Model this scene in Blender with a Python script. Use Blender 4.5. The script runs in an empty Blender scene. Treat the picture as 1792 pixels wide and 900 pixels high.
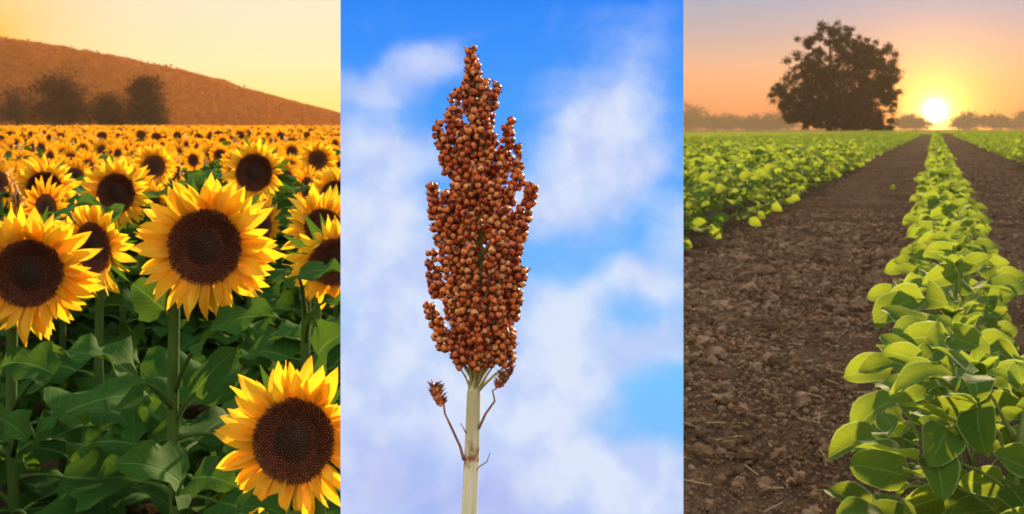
import bpy, math, random
import numpy as np
from mathutils import Vector, Matrix, noise as mnoise
R = math.radians
random.seed(7); rng = np.random.default_rng(7)
scene = bpy.context.scene
COL = scene.collection

# ------------------------------------------------------------------ camera, world, sun
F = 1922.0; CH = 1.2; HY = 225.0            # focal length in photo pixels, eye height, horizon line
cam = bpy.data.cameras.new('camera'); cam_ob = bpy.data.objects.new('camera', cam); COL.objects.link(cam_ob)
cam_ob.location = (0, 0, CH); cam_ob.rotation_euler = (R(90), 0, 0)
cam.sensor_width = 36; cam.lens = 36 * F / 1792; cam.shift_y = -HY / 1792
cam.clip_start = 0.05; cam.clip_end = 3000
cam.dof.use_dof = True; cam.dof.focus_distance = 1.2; cam.dof.aperture_fstop = 15
scene.camera = cam_ob
def P(px, py, D):
    return Vector(((px - 896) / F * D, D, CH - (py - HY) / F * D))
SUN_AZ = math.atan2(1637 - 896, F)          # to the right of +Y; the crop rows run the same way
SUN_EL = R(13)
TAN = (1637 - 896) / F

vs = scene.view_settings
vs.view_transform = 'Standard'; vs.look = 'None'; vs.gamma = 1; vs.exposure = 1.35
scene.render.engine = 'CYCLES'
cy = scene.cycles
cy.max_bounces = 7; cy.diffuse_bounces = 3; cy.glossy_bounces = 2; cy.transmission_bounces = 4
cy.volume_bounces = 0; cy.transparent_max_bounces = 8
cy.use_denoising = True

class NT:
    """small node helper"""
    def __init__(s, tree):
        s.t = tree; tree.nodes.clear()
    def n(s, typ, **kw):
        nd = s.t.nodes.new(typ)
        for k, v in kw.items(): setattr(nd, k, v)
        return nd
    def l(s, a, b): s.t.links.new(a, b)
    def put(s, sock, v):
        if hasattr(v, 'is_output'): s.l(v, sock)
        else:
            try: sock.default_value = v
            except Exception: sock.default_value = tuple(v) + (1,)
    def math(s, op, a, b=0.0, c=None, clamp=False):
        nd = s.n('ShaderNodeMath', operation=op, use_clamp=clamp)
        s.put(nd.inputs[0], a); s.put(nd.inputs[1], b)
        if c is not None: s.put(nd.inputs[2], c)
        return nd.outputs[0]
    def vmath(s, op, a, b=None):
        nd = s.n('ShaderNodeVectorMath', operation=op)
        s.put(nd.inputs[0], a)
        if b is not None: s.put(nd.inputs[1], b)
        return nd.outputs[1] if op in ('DOT_PRODUCT', 'LENGTH', 'DISTANCE') else nd.outputs[0]
    def mix(s, f, a, b, mode='MIX'):
        nd = s.n('ShaderNodeMix', data_type='RGBA', blend_type=mode)
        s.put(nd.inputs[0], f)
        for i, v in ((6, a), (7, b)):
            if hasattr(v, 'is_output'): s.l(v, nd.inputs[i])
            else: nd.inputs[i].default_value = tuple(v)[:3] + (1,)
        return nd.outputs[2]
    def ss(s, v, a, b, lo=0.0, hi=1.0, smooth=True):
        nd = s.n('ShaderNodeMapRange', interpolation_type='SMOOTHSTEP' if smooth else 'LINEAR')
        s.put(nd.inputs[0], v); nd.inputs[1].default_value = a; nd.inputs[2].default_value = b
        nd.inputs[3].default_value = lo; nd.inputs[4].default_value = hi
        return nd.outputs[0]
    def ramp(s, f, stops, interp='LINEAR'):
        nd = s.n('ShaderNodeValToRGB'); r = nd.color_ramp; r.interpolation = interp
        while len(r.elements) < len(stops): r.elements.new(0.5)
        for e, (p, c) in zip(r.elements, stops):
            e.position = p; e.color = tuple(c)[:3] + (1,)
        s.put(nd.inputs[0], f)
        return nd.outputs[0]
    def noise(s, vec, scale, detail=4, rough=0.5, dist=0.0, col=False):
        nd = s.n('ShaderNodeTexNoise'); s.put(nd.inputs['Vector'], vec)
        nd.inputs['Scale'].default_value = scale; nd.inputs['Detail'].default_value = detail
        nd.inputs['Roughness'].default_value = rough; nd.inputs['Distortion'].default_value = dist
        return nd.outputs['Color' if col else 'Fac']

world = bpy.data.worlds.new('World'); scene.world = world; world.use_nodes = True
w = NT(world.node_tree)
tc = w.n('ShaderNodeTexCoord'); d = tc.outputs['Generated']
d = w.vmath('NORMALIZE', d)
sep = w.n('ShaderNodeSeparateXYZ'); w.l(d, sep.inputs[0])
zz = w.math('MAXIMUM', sep.outputs[2], 0.0)
zs = w.math('POWER', zz, 0.5)               # spread the low sky over the ramp
hlen = w.math('SQRT', w.math('ADD', w.math('MULTIPLY', sep.outputs[0], sep.outputs[0]),
                             w.math('MULTIPLY', sep.outputs[1], sep.outputs[1])))
sinaz = w.math('DIVIDE', sep.outputs[0], w.math('MAXIMUM', hlen, 1e-4))
side = w.ss(sinaz, -0.16, 0.12)
q = lambda z: math.sqrt(z)
left = w.ramp(zs, [(0, (.35, .27, .04)), (q(.025), (.36, .30, .08)), (q(.06), (.35, .32, .185)), (q(.116), (.34, .315, .25)),
                   (q(.30), (.46, .46, .45)), (1, (.49, .51, .55))])
right = w.ramp(zs, [(0, (.23, .050, .011)), (q(.015), (.26, .066, .02)), (q(.04), (.285, .108, .05)), (q(.07), (.195, .135, .122)),
                    (q(.116), (.105, .143, .212)), (q(.30), (.40, .43, .49)), (1, (.49, .51, .55))])
sky = w.mix(side, left, right)
def ang(px, py):                             # angle to a direction, degrees
    v = Vector((px - 896, F, HY - py)).normalized()
    dp = w.vmath('DOT_PRODUCT', d, tuple(v))
    return w.math('MULTIPLY', w.math('ARCCOSINE', w.math('MINIMUM', dp, 1.0)), 180 / math.pi)
def glow(src, a, width, col, strength):
    g = w.math('MULTIPLY', w.math('EXPONENT', w.math('MULTIPLY', a, -1.0 / width)), strength)
    return w.mix(1.0, src, w.mix(g, (0, 0, 0), col), 'ADD')
a_sun = ang(1637, 193)
sky = glow(sky, a_sun, 2.9, (1.0, .31, .010), 0.42)
sky = glow(sky, a_sun, 1.15, (1.0, .60, .07), .95)
sky = glow(sky, a_sun, .32, (1.0, .85, .4), 3.0)
core = w.ss(a_sun, 0.2, 0.62, 1.0, 0.0)
sky = w.mix(core, sky, (6, 5.6, 4.6))
a_l = ang(-15, 62)
sky = w.mix(w.math('MULTIPLY', w.math('EXPONENT', w.math('MULTIPLY', a_l, -1 / 3.2)), 1.0), sky, (.52, .20, .001))
bg = w.n('ShaderNodeBackground'); w.l(sky, bg.inputs[0]); bg.inputs[1].default_value = 1.0
wo = w.n('ShaderNodeOutputWorld'); w.l(bg.outputs[0], wo.inputs[0])

sl = bpy.data.lights.new('sun', 'SUN'); sl.energy = 5.0; sl.angle = R(0.6); sl.color = (1.0, .74, .42)
so = bpy.data.objects.new('sun', sl); COL.objects.link(so)
sd = Vector((math.sin(SUN_AZ) * math.cos(SUN_EL), math.cos(SUN_AZ) * math.cos(SUN_EL), math.sin(SUN_EL)))
so.rotation_euler = sd.to_track_quat('Z', 'Y').to_euler(); so.location = sd * 50

# ------------------------------------------------------------------ materials
def new_mat(name):
    m = bpy.data.materials.new(name); m.use_nodes = True
    return m, NT(m.node_tree)
def finish(n, shader, bump=None):
    o = n.n('ShaderNodeOutputMaterial'); n.l(shader, o.inputs[0])
def bumpn(n, h, strength=0.4, dist=0.01):
    b = n.n('ShaderNodeBump'); n.put(b.inputs['Height'], h)
    b.inputs['Strength'].default_value = strength; b.inputs['Distance'].default_value = dist
    return b.outputs[0]
def principled(n, col, rough=0.6, normal=None, spec=0.3, **kw):
    p = n.n('ShaderNodeBsdfPrincipled'); n.put(p.inputs['Base Color'], col); n.put(p.inputs['Roughness'], rough)
    p.inputs['Specular IOR Level'].default_value = spec
    for k, v in kw.items(): p.inputs[k].default_value = v
    if normal is not None: n.l(normal, p.inputs['Normal'])
    return p.outputs[0]
def leafy(name, cols, trans, tmix=0.45, vein=None, rough=0.5, spec=0.3, veinf=9.0, nscale=9.0, vs_=0.12, sheen=0.0, rim_lit_margin=None, base=None):
    """thin leaf or petal: diffuse + translucent + a little gloss, tone varies per object and along the blade"""
    m, n = new_mat(name)
    uv = n.n('ShaderNodeUVMap').outputs[0]
    s = n.n('ShaderNodeSeparateXYZ'); n.l(uv, s.inputs[0])
    u, v = s.outputs[0], s.outputs[1]
    av = n.math('ABSOLUTE', n.math('SUBTRACT', v, 0.5))
    oi = n.n('ShaderNodeObjectInfo'); ge = n.n('ShaderNodeNewGeometry'); tx = n.n('ShaderNodeTexCoord')
    rnd = n.math('FRACT', n.math('ADD', oi.outputs['Random'], ge.outputs['Random Per Island']))
    nz = n.noise(tx.outputs['Object'], nscale, 4)
    f = n.math('ADD', n.math('MULTIPLY', rnd, 0.6), n.math('MULTIPLY', nz, 0.5))
    col = n.ramp(f, [(0.15, cols[0]), (0.55, cols[1]), (0.95, cols[2])])
    tcol = n.mix(0.45, trans, col)
    lat = n.math('ABSOLUTE', n.math('SINE', n.math('MULTIPLY', n.math('SUBTRACT', u, n.math('MULTIPLY', av, 0.55)), veinf * math.pi)))
    lv = n.ss(lat, 0.0, 0.22, 1.0, 0.0)
    mid = n.ss(av, 0.0, 0.035, 1.0, 0.0)
    vm = n.math('MAXIMUM', n.math('MULTIPLY', lv, 0.45), mid)
    if vein is not None:
        col = n.mix(n.math('MULTIPLY', vm, 0.7), col, vein)
        tcol = n.mix(n.math('MULTIPLY', vm, 0.45), tcol, tuple(c * 2.2 for c in vein))
    if base is not None:
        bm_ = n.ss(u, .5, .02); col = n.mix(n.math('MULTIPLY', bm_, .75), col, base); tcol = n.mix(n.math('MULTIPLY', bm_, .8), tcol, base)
    if rim_lit_margin is not None:
        mg = n.math('MULTIPLY', n.ss(av, .46, .49), .8); col = n.mix(mg, col, rim_lit_margin); tcol = n.mix(mg, tcol, rim_lit_margin)  # hairy leaf edge plus its backlit rim, both put into the colour
    hgt = n.math('ADD', n.math('MULTIPLY', vm, -0.6), n.math('MULTIPLY', nz, 0.5))
    nm = bumpn(n, hgt, 0.5, vs_ * 0.03)
    p = principled(n, col, rough, nm, spec, **({'Sheen Weight': sheen, 'Sheen Roughness': .35} if sheen else {}))
    t = n.n('ShaderNodeBsdfTranslucent'); n.put(t.inputs[0], tcol)
    mx = n.n('ShaderNodeMixShader'); mx.inputs[0].default_value = tmix
    n.l(p, mx.inputs[1]); n.l(t.outputs[0], mx.inputs[2])
    finish(n, mx.outputs[0])
    return m
M = {}
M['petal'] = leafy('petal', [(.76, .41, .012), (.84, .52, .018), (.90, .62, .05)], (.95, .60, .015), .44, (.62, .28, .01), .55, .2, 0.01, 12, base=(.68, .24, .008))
M['petal_haze_tint'] = leafy('petal_haze_tint', [(.58, .24, .005), (.66, .30, .007), (.74, .38, .012)], (.85, .38, .006), .40, (.55, .22, .006), .6, .15, 0.01, 12, base=(.46, .12, .005))  # petal copy for back blooms, orange haze glow painted into its colour
M['sun_leaf'] = leafy('sunflower_leaf', [(.017, .062, .009), (.026, .088, .012), (.042, .115, .017)], (.15, .25, .018), .30, (.11, .22, .05), .78, .06, 9)
M['soy_leaf'] = leafy('soybean_leaf', [(.035, .095, .012), (.055, .135, .016), (.085, .175, .025)], (.46, .51, .025), .50, (.20, .32, .07), .7, .05, 8, sheen=.06, rim_lit_margin=(.42, .52, .16))  # pale fuzzy edge includes painted rim light
M['soy_far'] = leafy('soybean_leaf_far', [(.04, .10, .013), (.06, .14, .017), (.09, .18, .025)], (.36, .44, .026), .46, None, .7, .1, 8)
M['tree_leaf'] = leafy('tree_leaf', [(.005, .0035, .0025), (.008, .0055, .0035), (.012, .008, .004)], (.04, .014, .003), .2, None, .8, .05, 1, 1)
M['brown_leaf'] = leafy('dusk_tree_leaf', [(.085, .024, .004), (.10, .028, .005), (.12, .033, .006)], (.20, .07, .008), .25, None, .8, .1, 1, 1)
M['hazy_hill_leaf'] = leafy('haze_tinted_forest_leaf', [(.26, .064, .003), (.30, .075, .004), (.34, .088, .005)], (.45, .14, .006), .2, None, .8, .1, 1, 1)  # orange of the hazy glow is painted into these leaves
M['grass'] = leafy('grass_blade', [(.07, .12, .02), (.09, .16, .025), (.12, .19, .03)], (.40, .45, .05), .4, None, .6, .2, 1, 3)

def matte(n, col, normal):
    d_ = n.n('ShaderNodeBsdfDiffuse'); n.put(d_.inputs[0], col); d_.inputs[1].default_value = .6
    n.l(normal, d_.inputs['Normal']); return d_.outputs[0]
def simple(name, c1, c2, scale, rough=.7, bump=.3, bd=.01, spec=.2, stretch=(1, 1, 1), detail=6):
    m, n = new_mat(name); tx = n.n('ShaderNodeTexCoord')
    mp = n.n('ShaderNodeMapping'); mp.inputs['Scale'].default_value = stretch; n.l(tx.outputs['Object'], mp.inputs[0])
    nz = n.noise(mp.outputs[0], scale, detail, .6)
    col = n.ramp(nz, [(.3, c1), (.7, c2)])
    finish(n, principled(n, col, rough, bumpn(n, nz, bump, bd), spec) if spec > 0 else matte(n, col, bumpn(n, nz, bump, bd)))
    return m
M['sun_stem'] = simple('sunflower_stem', (.035, .075, .015), (.075, .13, .025), 60, .85, .5, .002, .04, (1, 1, .15))
M['soy_stem'] = simple('soybean_stem', (.10, .15, .03), (.20, .25, .07), 60, .7, .5, .002, .2, (1, 1, .2))
M['bark'] = simple('tree_bark', (.018, .013, .010), (.05, .035, .025), 3, .9, .6, .05, .1, (1, 1, .3))
M['seed_base'] = simple('sunflower_disc', (.012, .006, .004), (.035, .014, .008), 90, .85, .6, .003, .1)
M['far_disc'] = simple('far_sunflower_disc', (.05, .018, .008), (.13, .042, .016), 20, .85, .3, .01, .05)
def mat_clod():
    m, n = new_mat('soil_clod'); ge = n.n('ShaderNodeNewGeometry'); ps = ge.outputs['Position']
    a = n.noise(ps, 1.3, 4, .6); b = n.noise(ps, 60, 6, .65)
    f = n.math('ADD', n.math('MULTIPLY', ge.outputs['Random Per Island'], .55), n.math('MULTIPLY', b, .5))
    col = n.ramp(f, [(.15, (.07, .042, .024)), (.5, (.185, .112, .062)), (.8, (.33, .215, .128)), (1, (.47, .34, .22))])
    col = n.mix(n.math('MULTIPLY', n.ss(a, .42, .66), .55), col, (.075, .046, .03))
    finish(n, matte(n, col, bumpn(n, b, .9, .006))); return m
M['clod'] = mat_clod()
M['straw'] = simple('dry_straw', (.30, .22, .11), (.5, .38, .2), 40, .8, .2, .001, .1)
M['hill'] = simple('haze_tinted_hillside', (.26, .064, .003), (.34, .088, .005), .35, .95, 1.0, .8, 0)  # golden haze glow carried by the hillside colour

def mat_florets():
    m, n = new_mat('sunflower_florets'); uv = n.n('ShaderNodeUVMap').outputs[0]
    s = n.n('ShaderNodeSeparateXYZ'); n.l(uv, s.inputs[0])
    ge = n.n('ShaderNodeNewGeometry')
    r = s.outputs[0]
    col = n.ramp(r, [(0, (.085, .075, .055)), (.32, (.085, .05, .035)), (.5, (.19, .062, .03)), (.82, (.24, .075, .035)), (1, (.40, .17, .045))])
    col = n.mix(n.math('MULTIPLY', ge.outputs['Random Per Island'], .6), col, (.03, .012, .008))
    finish(n, principled(n, col, .75, None, .15)); return m
M['florets'] = mat_florets()
def mat_soil():
    m, n = new_mat('field_soil'); ge = n.n('ShaderNodeNewGeometry'); ps = ge.outputs['Position']
    a = n.noise(ps, 1.1, 5, .6); b = n.noise(ps, 28, 8, .7); c = n.noise(ps, 140, 4, .6)
    col = n.ramp(b, [(.3, (.055, .033, .019)), (.52, (.135, .086, .052)), (.75, (.27, .19, .125))])
    col = n.mix(n.ss(a, .35, .7), col, (.075, .046, .03))
    h = n.math('ADD', b, n.math('MULTIPLY', c, .35))
    finish(n, matte(n, col, bumpn(n, h, 1.0, .035))); return m
M['soil'] = mat_soil()
def mat_grain():
    m, n = new_mat('sorghum_grain'); oi = n.n('ShaderNodeObjectInfo'); ge = n.n('ShaderNodeNewGeometry')
    uv = n.n('ShaderNodeUVMap').outputs[0]; s = n.n('ShaderNodeSeparateXYZ'); n.l(uv, s.inputs[0])
    rnd = n.math('FRACT', n.math('ADD', oi.outputs['Random'], ge.outputs['Random Per Island']))
    nz = n.noise(ge.outputs['Position'], 420, 3)
    col = n.ramp(rnd, [(0, (.42, .06, .018)), (.3, (.74, .15, .028)), (.65, (.88, .24, .05)), (1, (.92, .38, .11))])
    col = n.mix(n.math('MULTIPLY', n.ss(nz, .45, .75), .45), col, (.30, .05, .02))
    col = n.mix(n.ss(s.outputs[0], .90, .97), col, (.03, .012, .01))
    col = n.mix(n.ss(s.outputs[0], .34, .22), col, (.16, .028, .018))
    finish(n, principled(n, col, .46, None, .35)); return m
M['grain'] = mat_grain()
M['husk'] = simple('sorghum_husk', (.055, .014, .012), (.20, .07, .045), 300, .6, .3, .001, .3)
M['dry_husk'] = simple('sorghum_dry_husk', (.22, .09, .055), (.52, .29, .18), 260, .8, .4, .001, .2)
def mat_stalk():
    m, n = new_mat('sorghum_stalk'); ge = n.n('ShaderNodeNewGeometry')
    mp = n.n('ShaderNodeMapping'); mp.inputs['Scale'].default_value = (1, 1, .07); n.l(ge.outputs['Position'], mp.inputs[0])
    a = n.noise(mp.outputs[0], 380, 5, .6); b = n.noise(ge.outputs['Position'], 60, 4, .6)
    s = n.n('ShaderNodeSeparateXYZ'); n.l(ge.outputs['Position'], s.inputs[0])
    col = n.ramp(a, [(.28, (.60, .60, .30)), (.48, (.86, .80, .50)), (.72, (.94, .87, .64))])
    col = n.mix(n.math('MULTIPLY', n.ss(b, .56, .70), .6), col, (.45, .20, .08))
    col = n.mix(n.math('MULTIPLY', n.ss(s.outputs[2], .93, .985), .65), col, (.42, .36, .12))
    zb = n.math('ABSOLUTE', n.math('SUBTRACT', s.outputs[2], .946))
    col = n.mix(n.math('MULTIPLY', n.ss(n.math('ADD', zb, n.math('MULTIPLY', n.math('SUBTRACT', a, .5), .05)), .014, .0), n.ss(b, .46, .62)), col, (.34, .13, .05))
    finish(n, principled(n, col, .5, bumpn(n, a, .4, .001), .35)); return m
M['stalk'] = mat_stalk()
M['twig'] = simple('sorghum_branch', (.30, .30, .09), (.58, .48, .20), 200, .6, .3, .001, .3)
M['dry_twig'] = simple('sorghum_dry_twig', (.16, .08, .05), (.50, .28, .17), 120, .8, .3, .001, .2)
M['board_side'] = simple('panel_edge', (.35, .36, .38), (.42, .43, .45), 8, .8, .1, .002)

# ------------------------------------------------------------------ mesh helpers
class MB:
    def __init__(s): s.V = []; s.Fc = []; s.U = []; s.mi = []; s.n = 0
    def add(s, V, Fc, U=None, mat=0):
        V = np.asarray(V, float); s.V.append(V)
        s.U.append(np.zeros((len(V), 2)) if U is None else np.asarray(U, float))
        for f in Fc: s.Fc.append(tuple(i + s.n for i in f)); s.mi.append(mat)
        s.n += len(V); return s
    def mesh(s, name, mats, smooth=True):
        me = bpy.data.meshes.new(name)
        V = np.concatenate(s.V) if s.V else np.zeros((0, 3)); U = np.concatenate(s.U) if s.U else np.zeros((0, 2))
        me.from_pydata(V.tolist(), [], s.Fc)
        for m in (mats if isinstance(mats, (list, tuple)) else [mats]): me.materials.append(m)
        if s.Fc:
            uvl = me.uv_layers.new(name='UVMap')
            li = np.empty(len(me.loops), dtype=np.int32); me.loops.foreach_get('vertex_index', li)
            uvl.data.foreach_set('uv', U[li].ravel())
            me.polygons.foreach_set('material_index', np.array(s.mi, dtype=np.int32))
            me.polygons.foreach_set('use_smooth', np.full(len(me.polygons), smooth))
        me.update(); return me
def link(name, me, parent=None, mat4=None, **props):
    o = bpy.data.objects.new(name, me); COL.objects.link(o)
    if mat4 is not None: o.matrix_basis = mat4
    if parent is not None: o.parent = parent
    for k, v in props.items():
        if v is not None: o[k] = v
    return o
def thing(name, label, cat, loc, rz=0.0, group=None):
    o = link(name, None, label=label, category=cat, group=group)
    o.empty_display_size = 0.1; o.location = loc; o.rotation_euler = (0, 0, rz); return o
def copy_tree(o, parent=None):
    c = o.copy(); COL.objects.link(c)
    if parent is not None: c.parent = parent
    for ch in KIDS.get(o.name, ()):
        g = copy_tree(ch, c)
    return c
KIDS = {}
def note_kids(o):
    for ch in o.children: note_kids(ch)
    KIDS[o.name] = list(o.children)
def frame(origin, xdir, zhint, s=1.0):
    X = Vector(xdir).normalized(); Z = Vector(zhint); Z = Z - X * Z.dot(X)
    if Z.length < 1e-5: Z = Vector((0, 1, 0)) - X * X.y
    Z.normalize(); Y = Z.cross(X)
    m = Matrix.Identity(4)
    for i in range(3): m[i][0] = X[i] * s; m[i][1] = Y[i] * s; m[i][2] = Z[i] * s; m[i][3] = origin[i]
    return m
def xf(m, V):
    A = np.array(m); V = np.asarray(V); return V @ A[:3, :3].T + A[:3, 3]
def blade(L, W, prof, nu=6, nv=4, fold=.2, droop=.3, ripple=0.0, rf=3.0, twist=0.0, cup=0.0, ph=0.0, serr=0.0, bend=0.0):
    t = np.linspace(0, 1, nu + 1); sgrid = np.linspace(-1, 1, nv + 1)
    a = -droop * t ** 1.3 + bend; ds = L / nu
    cx = np.concatenate([[0], np.cumsum(np.cos((a[1:] + a[:-1]) / 2) * ds)])
    cz = np.concatenate([[0], np.cumsum(np.sin((a[1:] + a[:-1]) / 2) * ds)])
    V = []; U = []
    for i, ti in enumerate(t):
        wd = W * max(prof(ti), .02) * (1 + serr * (1 if i % 2 else -1))
        for sj in sgrid:
            y = wd * sj
            z = fold * abs(y) - cup * y * y / max(W, 1e-6) + ripple * W * math.sin(rf * 6.283 * ti + ph + (1.7 if sj > 0 else 0)) * abs(sj) ** 1.5
            tw = twist * ti; y, z = y * math.cos(tw) - z * math.sin(tw), y * math.sin(tw) + z * math.cos(tw)
            V.append((cx[i] - z * math.sin(a[i]), y, cz[i] + z * math.cos(a[i]))); U.append((ti, (sj + 1) / 2))
    k = nv + 1
    Fc = [(i * k + j, (i + 1) * k + j, (i + 1) * k + j + 1, i * k + j + 1) for i in range(nu) for j in range(nv)]
    return V, Fc, U
def tube(pts, rad, ns=8, cap=True):
    pts = [Vector(p) for p in pts]; V = []; Fc = []; U = []
    up = Vector((.31, .95, .02))
    for i, p in enumerate(pts):
        tdir = (pts[min(i + 1, len(pts) - 1)] - pts[max(i - 1, 0)]).normalized()
        A = tdir.cross(up)
        if A.length < 1e-3: A = tdir.cross(Vector((1, 0, 0)))
        A.normalize(); B = tdir.cross(A)
        r = rad[i] if hasattr(rad, '__len__') else rad
        for k in range(ns):
            an = 2 * math.pi * k / ns; V.append(tuple(p + A * (math.cos(an) * r) + B * (math.sin(an) * r))); U.append((i / (len(pts) - 1), k / ns))
    for i in range(len(pts) - 1):
        for k in range(ns):
            k2 = (k + 1) % ns; Fc.append((i * ns + k, i * ns + k2, (i + 1) * ns + k2, (i + 1) * ns + k))
    if cap:
        Fc.append(tuple(range(ns))[::-1]); Fc.append(tuple((len(pts) - 1) * ns + k for k in range(ns)))
    return V, Fc, U
def bez(p0, p1, p2, n=6):
    p0, p1, p2 = Vector(p0), Vector(p1), Vector(p2)
    return [p0 * (1 - t) ** 2 + p1 * (2 * t * (1 - t)) + p2 * t * t for t in [i / n for i in range(n + 1)]]
def sphere(ns, nr, uvr=True):
    V = [(0, 0, -1)]; U = [(0, 0)]
    for i in range(1, nr):
        th = math.pi * i / nr
        for k in range(ns):
            an = 2 * math.pi * k / ns; V.append((math.sin(th) * math.cos(an), math.sin(th) * math.sin(an), -math.cos(th))); U.append((i / nr, k / ns))
    V.append((0, 0, 1)); U.append((1, 0)); Fc = []
    for k in range(ns): Fc.append((0, 1 + (k + 1) % ns, 1 + k))
    for i in range(nr - 2):
        for k in range(ns):
            a = 1 + i * ns; Fc.append((a + k, a + (k + 1) % ns, a + ns + (k + 1) % ns, a + ns + k))
    b = 1 + (nr - 2) * ns; top = len(V) - 1
    for k in range(ns): Fc.append((b + k, b + (k + 1) % ns, top))
    return np.array(V), Fc, np.array(U)
def ico():
    g = (1 + 5 ** .5) / 2
    V = np.array([(-1, g, 0), (1, g, 0), (-1, -g, 0), (1, -g, 0), (0, -1, g), (0, 1, g), (0, -1, -g), (0, 1, -g), (g, 0, -1), (g, 0, 1), (-g, 0, -1), (-g, 0, 1)]) / math.sqrt(1 + g * g)
    Fc = [(0, 11, 5), (0, 5, 1), (0, 1, 7), (0, 7, 10), (0, 10, 11), (1, 5, 9), (5, 11, 4), (11, 10, 2), (10, 7, 6), (7, 1, 8), (3, 9, 4), (3, 4, 2), (3, 2, 6), (3, 6, 8), (3, 8, 9), (4, 9, 5), (2, 4, 11), (6, 2, 10), (8, 6, 7), (9, 8, 1)]
    return V, Fc
def ico2():
    V, Fc = ico(); V = [tuple(v) for v in V]; cache = {}; out = []
    def mid(a, b):
        k = (min(a, b), max(a, b))
        if k not in cache:
            m = np.array(V[a]) + np.array(V[b]); m /= np.linalg.norm(m); cache[k] = len(V); V.append(tuple(m))
        return cache[k]
    for a, b, c in Fc:
        x, y, z = mid(a, b), mid(b, c), mid(c, a); out += [(a, x, z), (b, y, x), (c, z, y), (x, y, z)]
    return np.array(V), out
def big_mesh(name, V, Fq, mats, U=None, smooth=False):
    """numpy arrays straight into a mesh: V (n,3), Fq (m,k) all faces of k corners"""
    me = bpy.data.meshes.new(name); k = Fq.shape[1]
    me.vertices.add(len(V)); me.vertices.foreach_set('co', np.ascontiguousarray(V, dtype=np.float32).ravel())
    me.loops.add(Fq.size); me.loops.foreach_set('vertex_index', Fq.astype(np.int32).ravel())
    me.polygons.add(len(Fq)); me.polygons.foreach_set('loop_start', np.arange(0, Fq.size, k, dtype=np.int32))
    me.polygons.foreach_set('use_smooth', np.full(len(Fq), smooth))
    for m in (mats if isinstance(mats, (list, tuple)) else [mats]): me.materials.append(m)
    if U is not None:
        me.uv_layers.new(name='UVMap').data.foreach_set('uv', U[Fq.ravel()].astype(np.float32).ravel())
    me.update(calc_edges=True); me.validate(); return me
def repeat(V, Fc, U, mats4):
    """copies of one small tri/quad mesh at numpy transforms (k,3,4) -> arrays"""
    V = np.asarray(V, float); Fq = np.asarray(Fc); k = len(mats4); n = len(V)
    W = np.einsum('kij,nj->kni', mats4[:, :, :3], V) + mats4[:, None, :, 3]
    FF = Fq[None] + (np.arange(k) * n)[:, None, None]
    return W.reshape(-1, 3), FF.reshape(-1, Fq.shape[1]), (np.tile(np.asarray(U, float), (k, 1)) if U is not None else None)
def rot_batch(k, scale, tilt=1.0):
    """random rotations (uniform-ish) times scale, (k,3,3)"""
    qn = rng.normal(size=(k, 4)); qn /= np.linalg.norm(qn, axis=1)[:, None]
    a, b, c, e = qn.T
    Rm = np.stack([np.stack([1 - 2 * (c * c + e * e), 2 * (b * c - a * e), 2 * (b * e + a * c)], 1),
                   np.stack([2 * (b * c + a * e), 1 - 2 * (b * b + e * e), 2 * (c * e - a * b)], 1),
                   np.stack([2 * (b * e - a * c), 2 * (c * e + a * b), 1 - 2 * (b * b + c * c)], 1)], 1)
    return Rm * np.asarray(scale).reshape(-1, 1, 1)

# ------------------------------------------------------------------ ground, hill, sky backdrop
def grid_mesh(xs, ys, zf, mats, name):
    X, Y = np.meshgrid(xs, ys); Z = zf(X, Y)
    V = np.stack([X, Y, Z], -1).reshape(-1, 3); nx = len(xs)
    i, j = np.meshgrid(np.arange(len(xs) - 1), np.arange(len(ys) - 1)); b = (j * nx + i).ravel()
    return big_mesh(name, V, np.stack([b, b + 1, b + nx + 1, b + nx], 1), mats, None, True)
def vnoise(X, Y, sc, seed=0, octv=3):
    out = np.zeros(X.shape); fl = out.ravel(); xx = X.ravel(); yy = Y.ravel()
    for i in range(len(fl)):
        fl[i] = mnoise.fractal(Vector((xx[i] * sc, yy[i] * sc, seed)), 1.0, 2.0, octv)
    return out
link('ground', grid_mesh(np.linspace(-740, 740, 22), np.linspace(-50, 1000, 22), lambda X, Y: X * 0 - .05, M['soil'], 'ground'), kind='structure')

# soil strip sheet between and under the crop rows: follows the row direction (s across, t along)
def soil_sheet(s0, s1, ns, t0, t1, nt, amp):
    xs = np.linspace(s0, s1, ns); ts = t0 * (t1 / t0) ** np.linspace(0, 1, nt)
    S, T = np.meshgrid(xs, ts); X = S + TAN * T; Y = T
    Z = amp * (vnoise(X, Y, 9, 1, 4) * .9 + vnoise(X, Y, 1.3, 5, 2) * 1.2)
    for c in ROWS: Z = Z + .045 * np.exp(-((S - c) / .35) ** 2)
    V = np.stack([X, Y, Z], -1).reshape(-1, 3)
    i, j = np.meshgrid(np.arange(ns - 1), np.arange(nt - 1)); b = (j * ns + i).ravel()
    return big_mesh('soil', V, np.stack([b, b + 1, b + ns + 1, b + ns], 1), M['soil'], None, True)
ROWS = [.11 + 2.9, .11, -2.75, -5.2]
link('soil', soil_sheet(-7, 5.5, 220, 1.4, 200, 380, .026), kind='structure')

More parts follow.
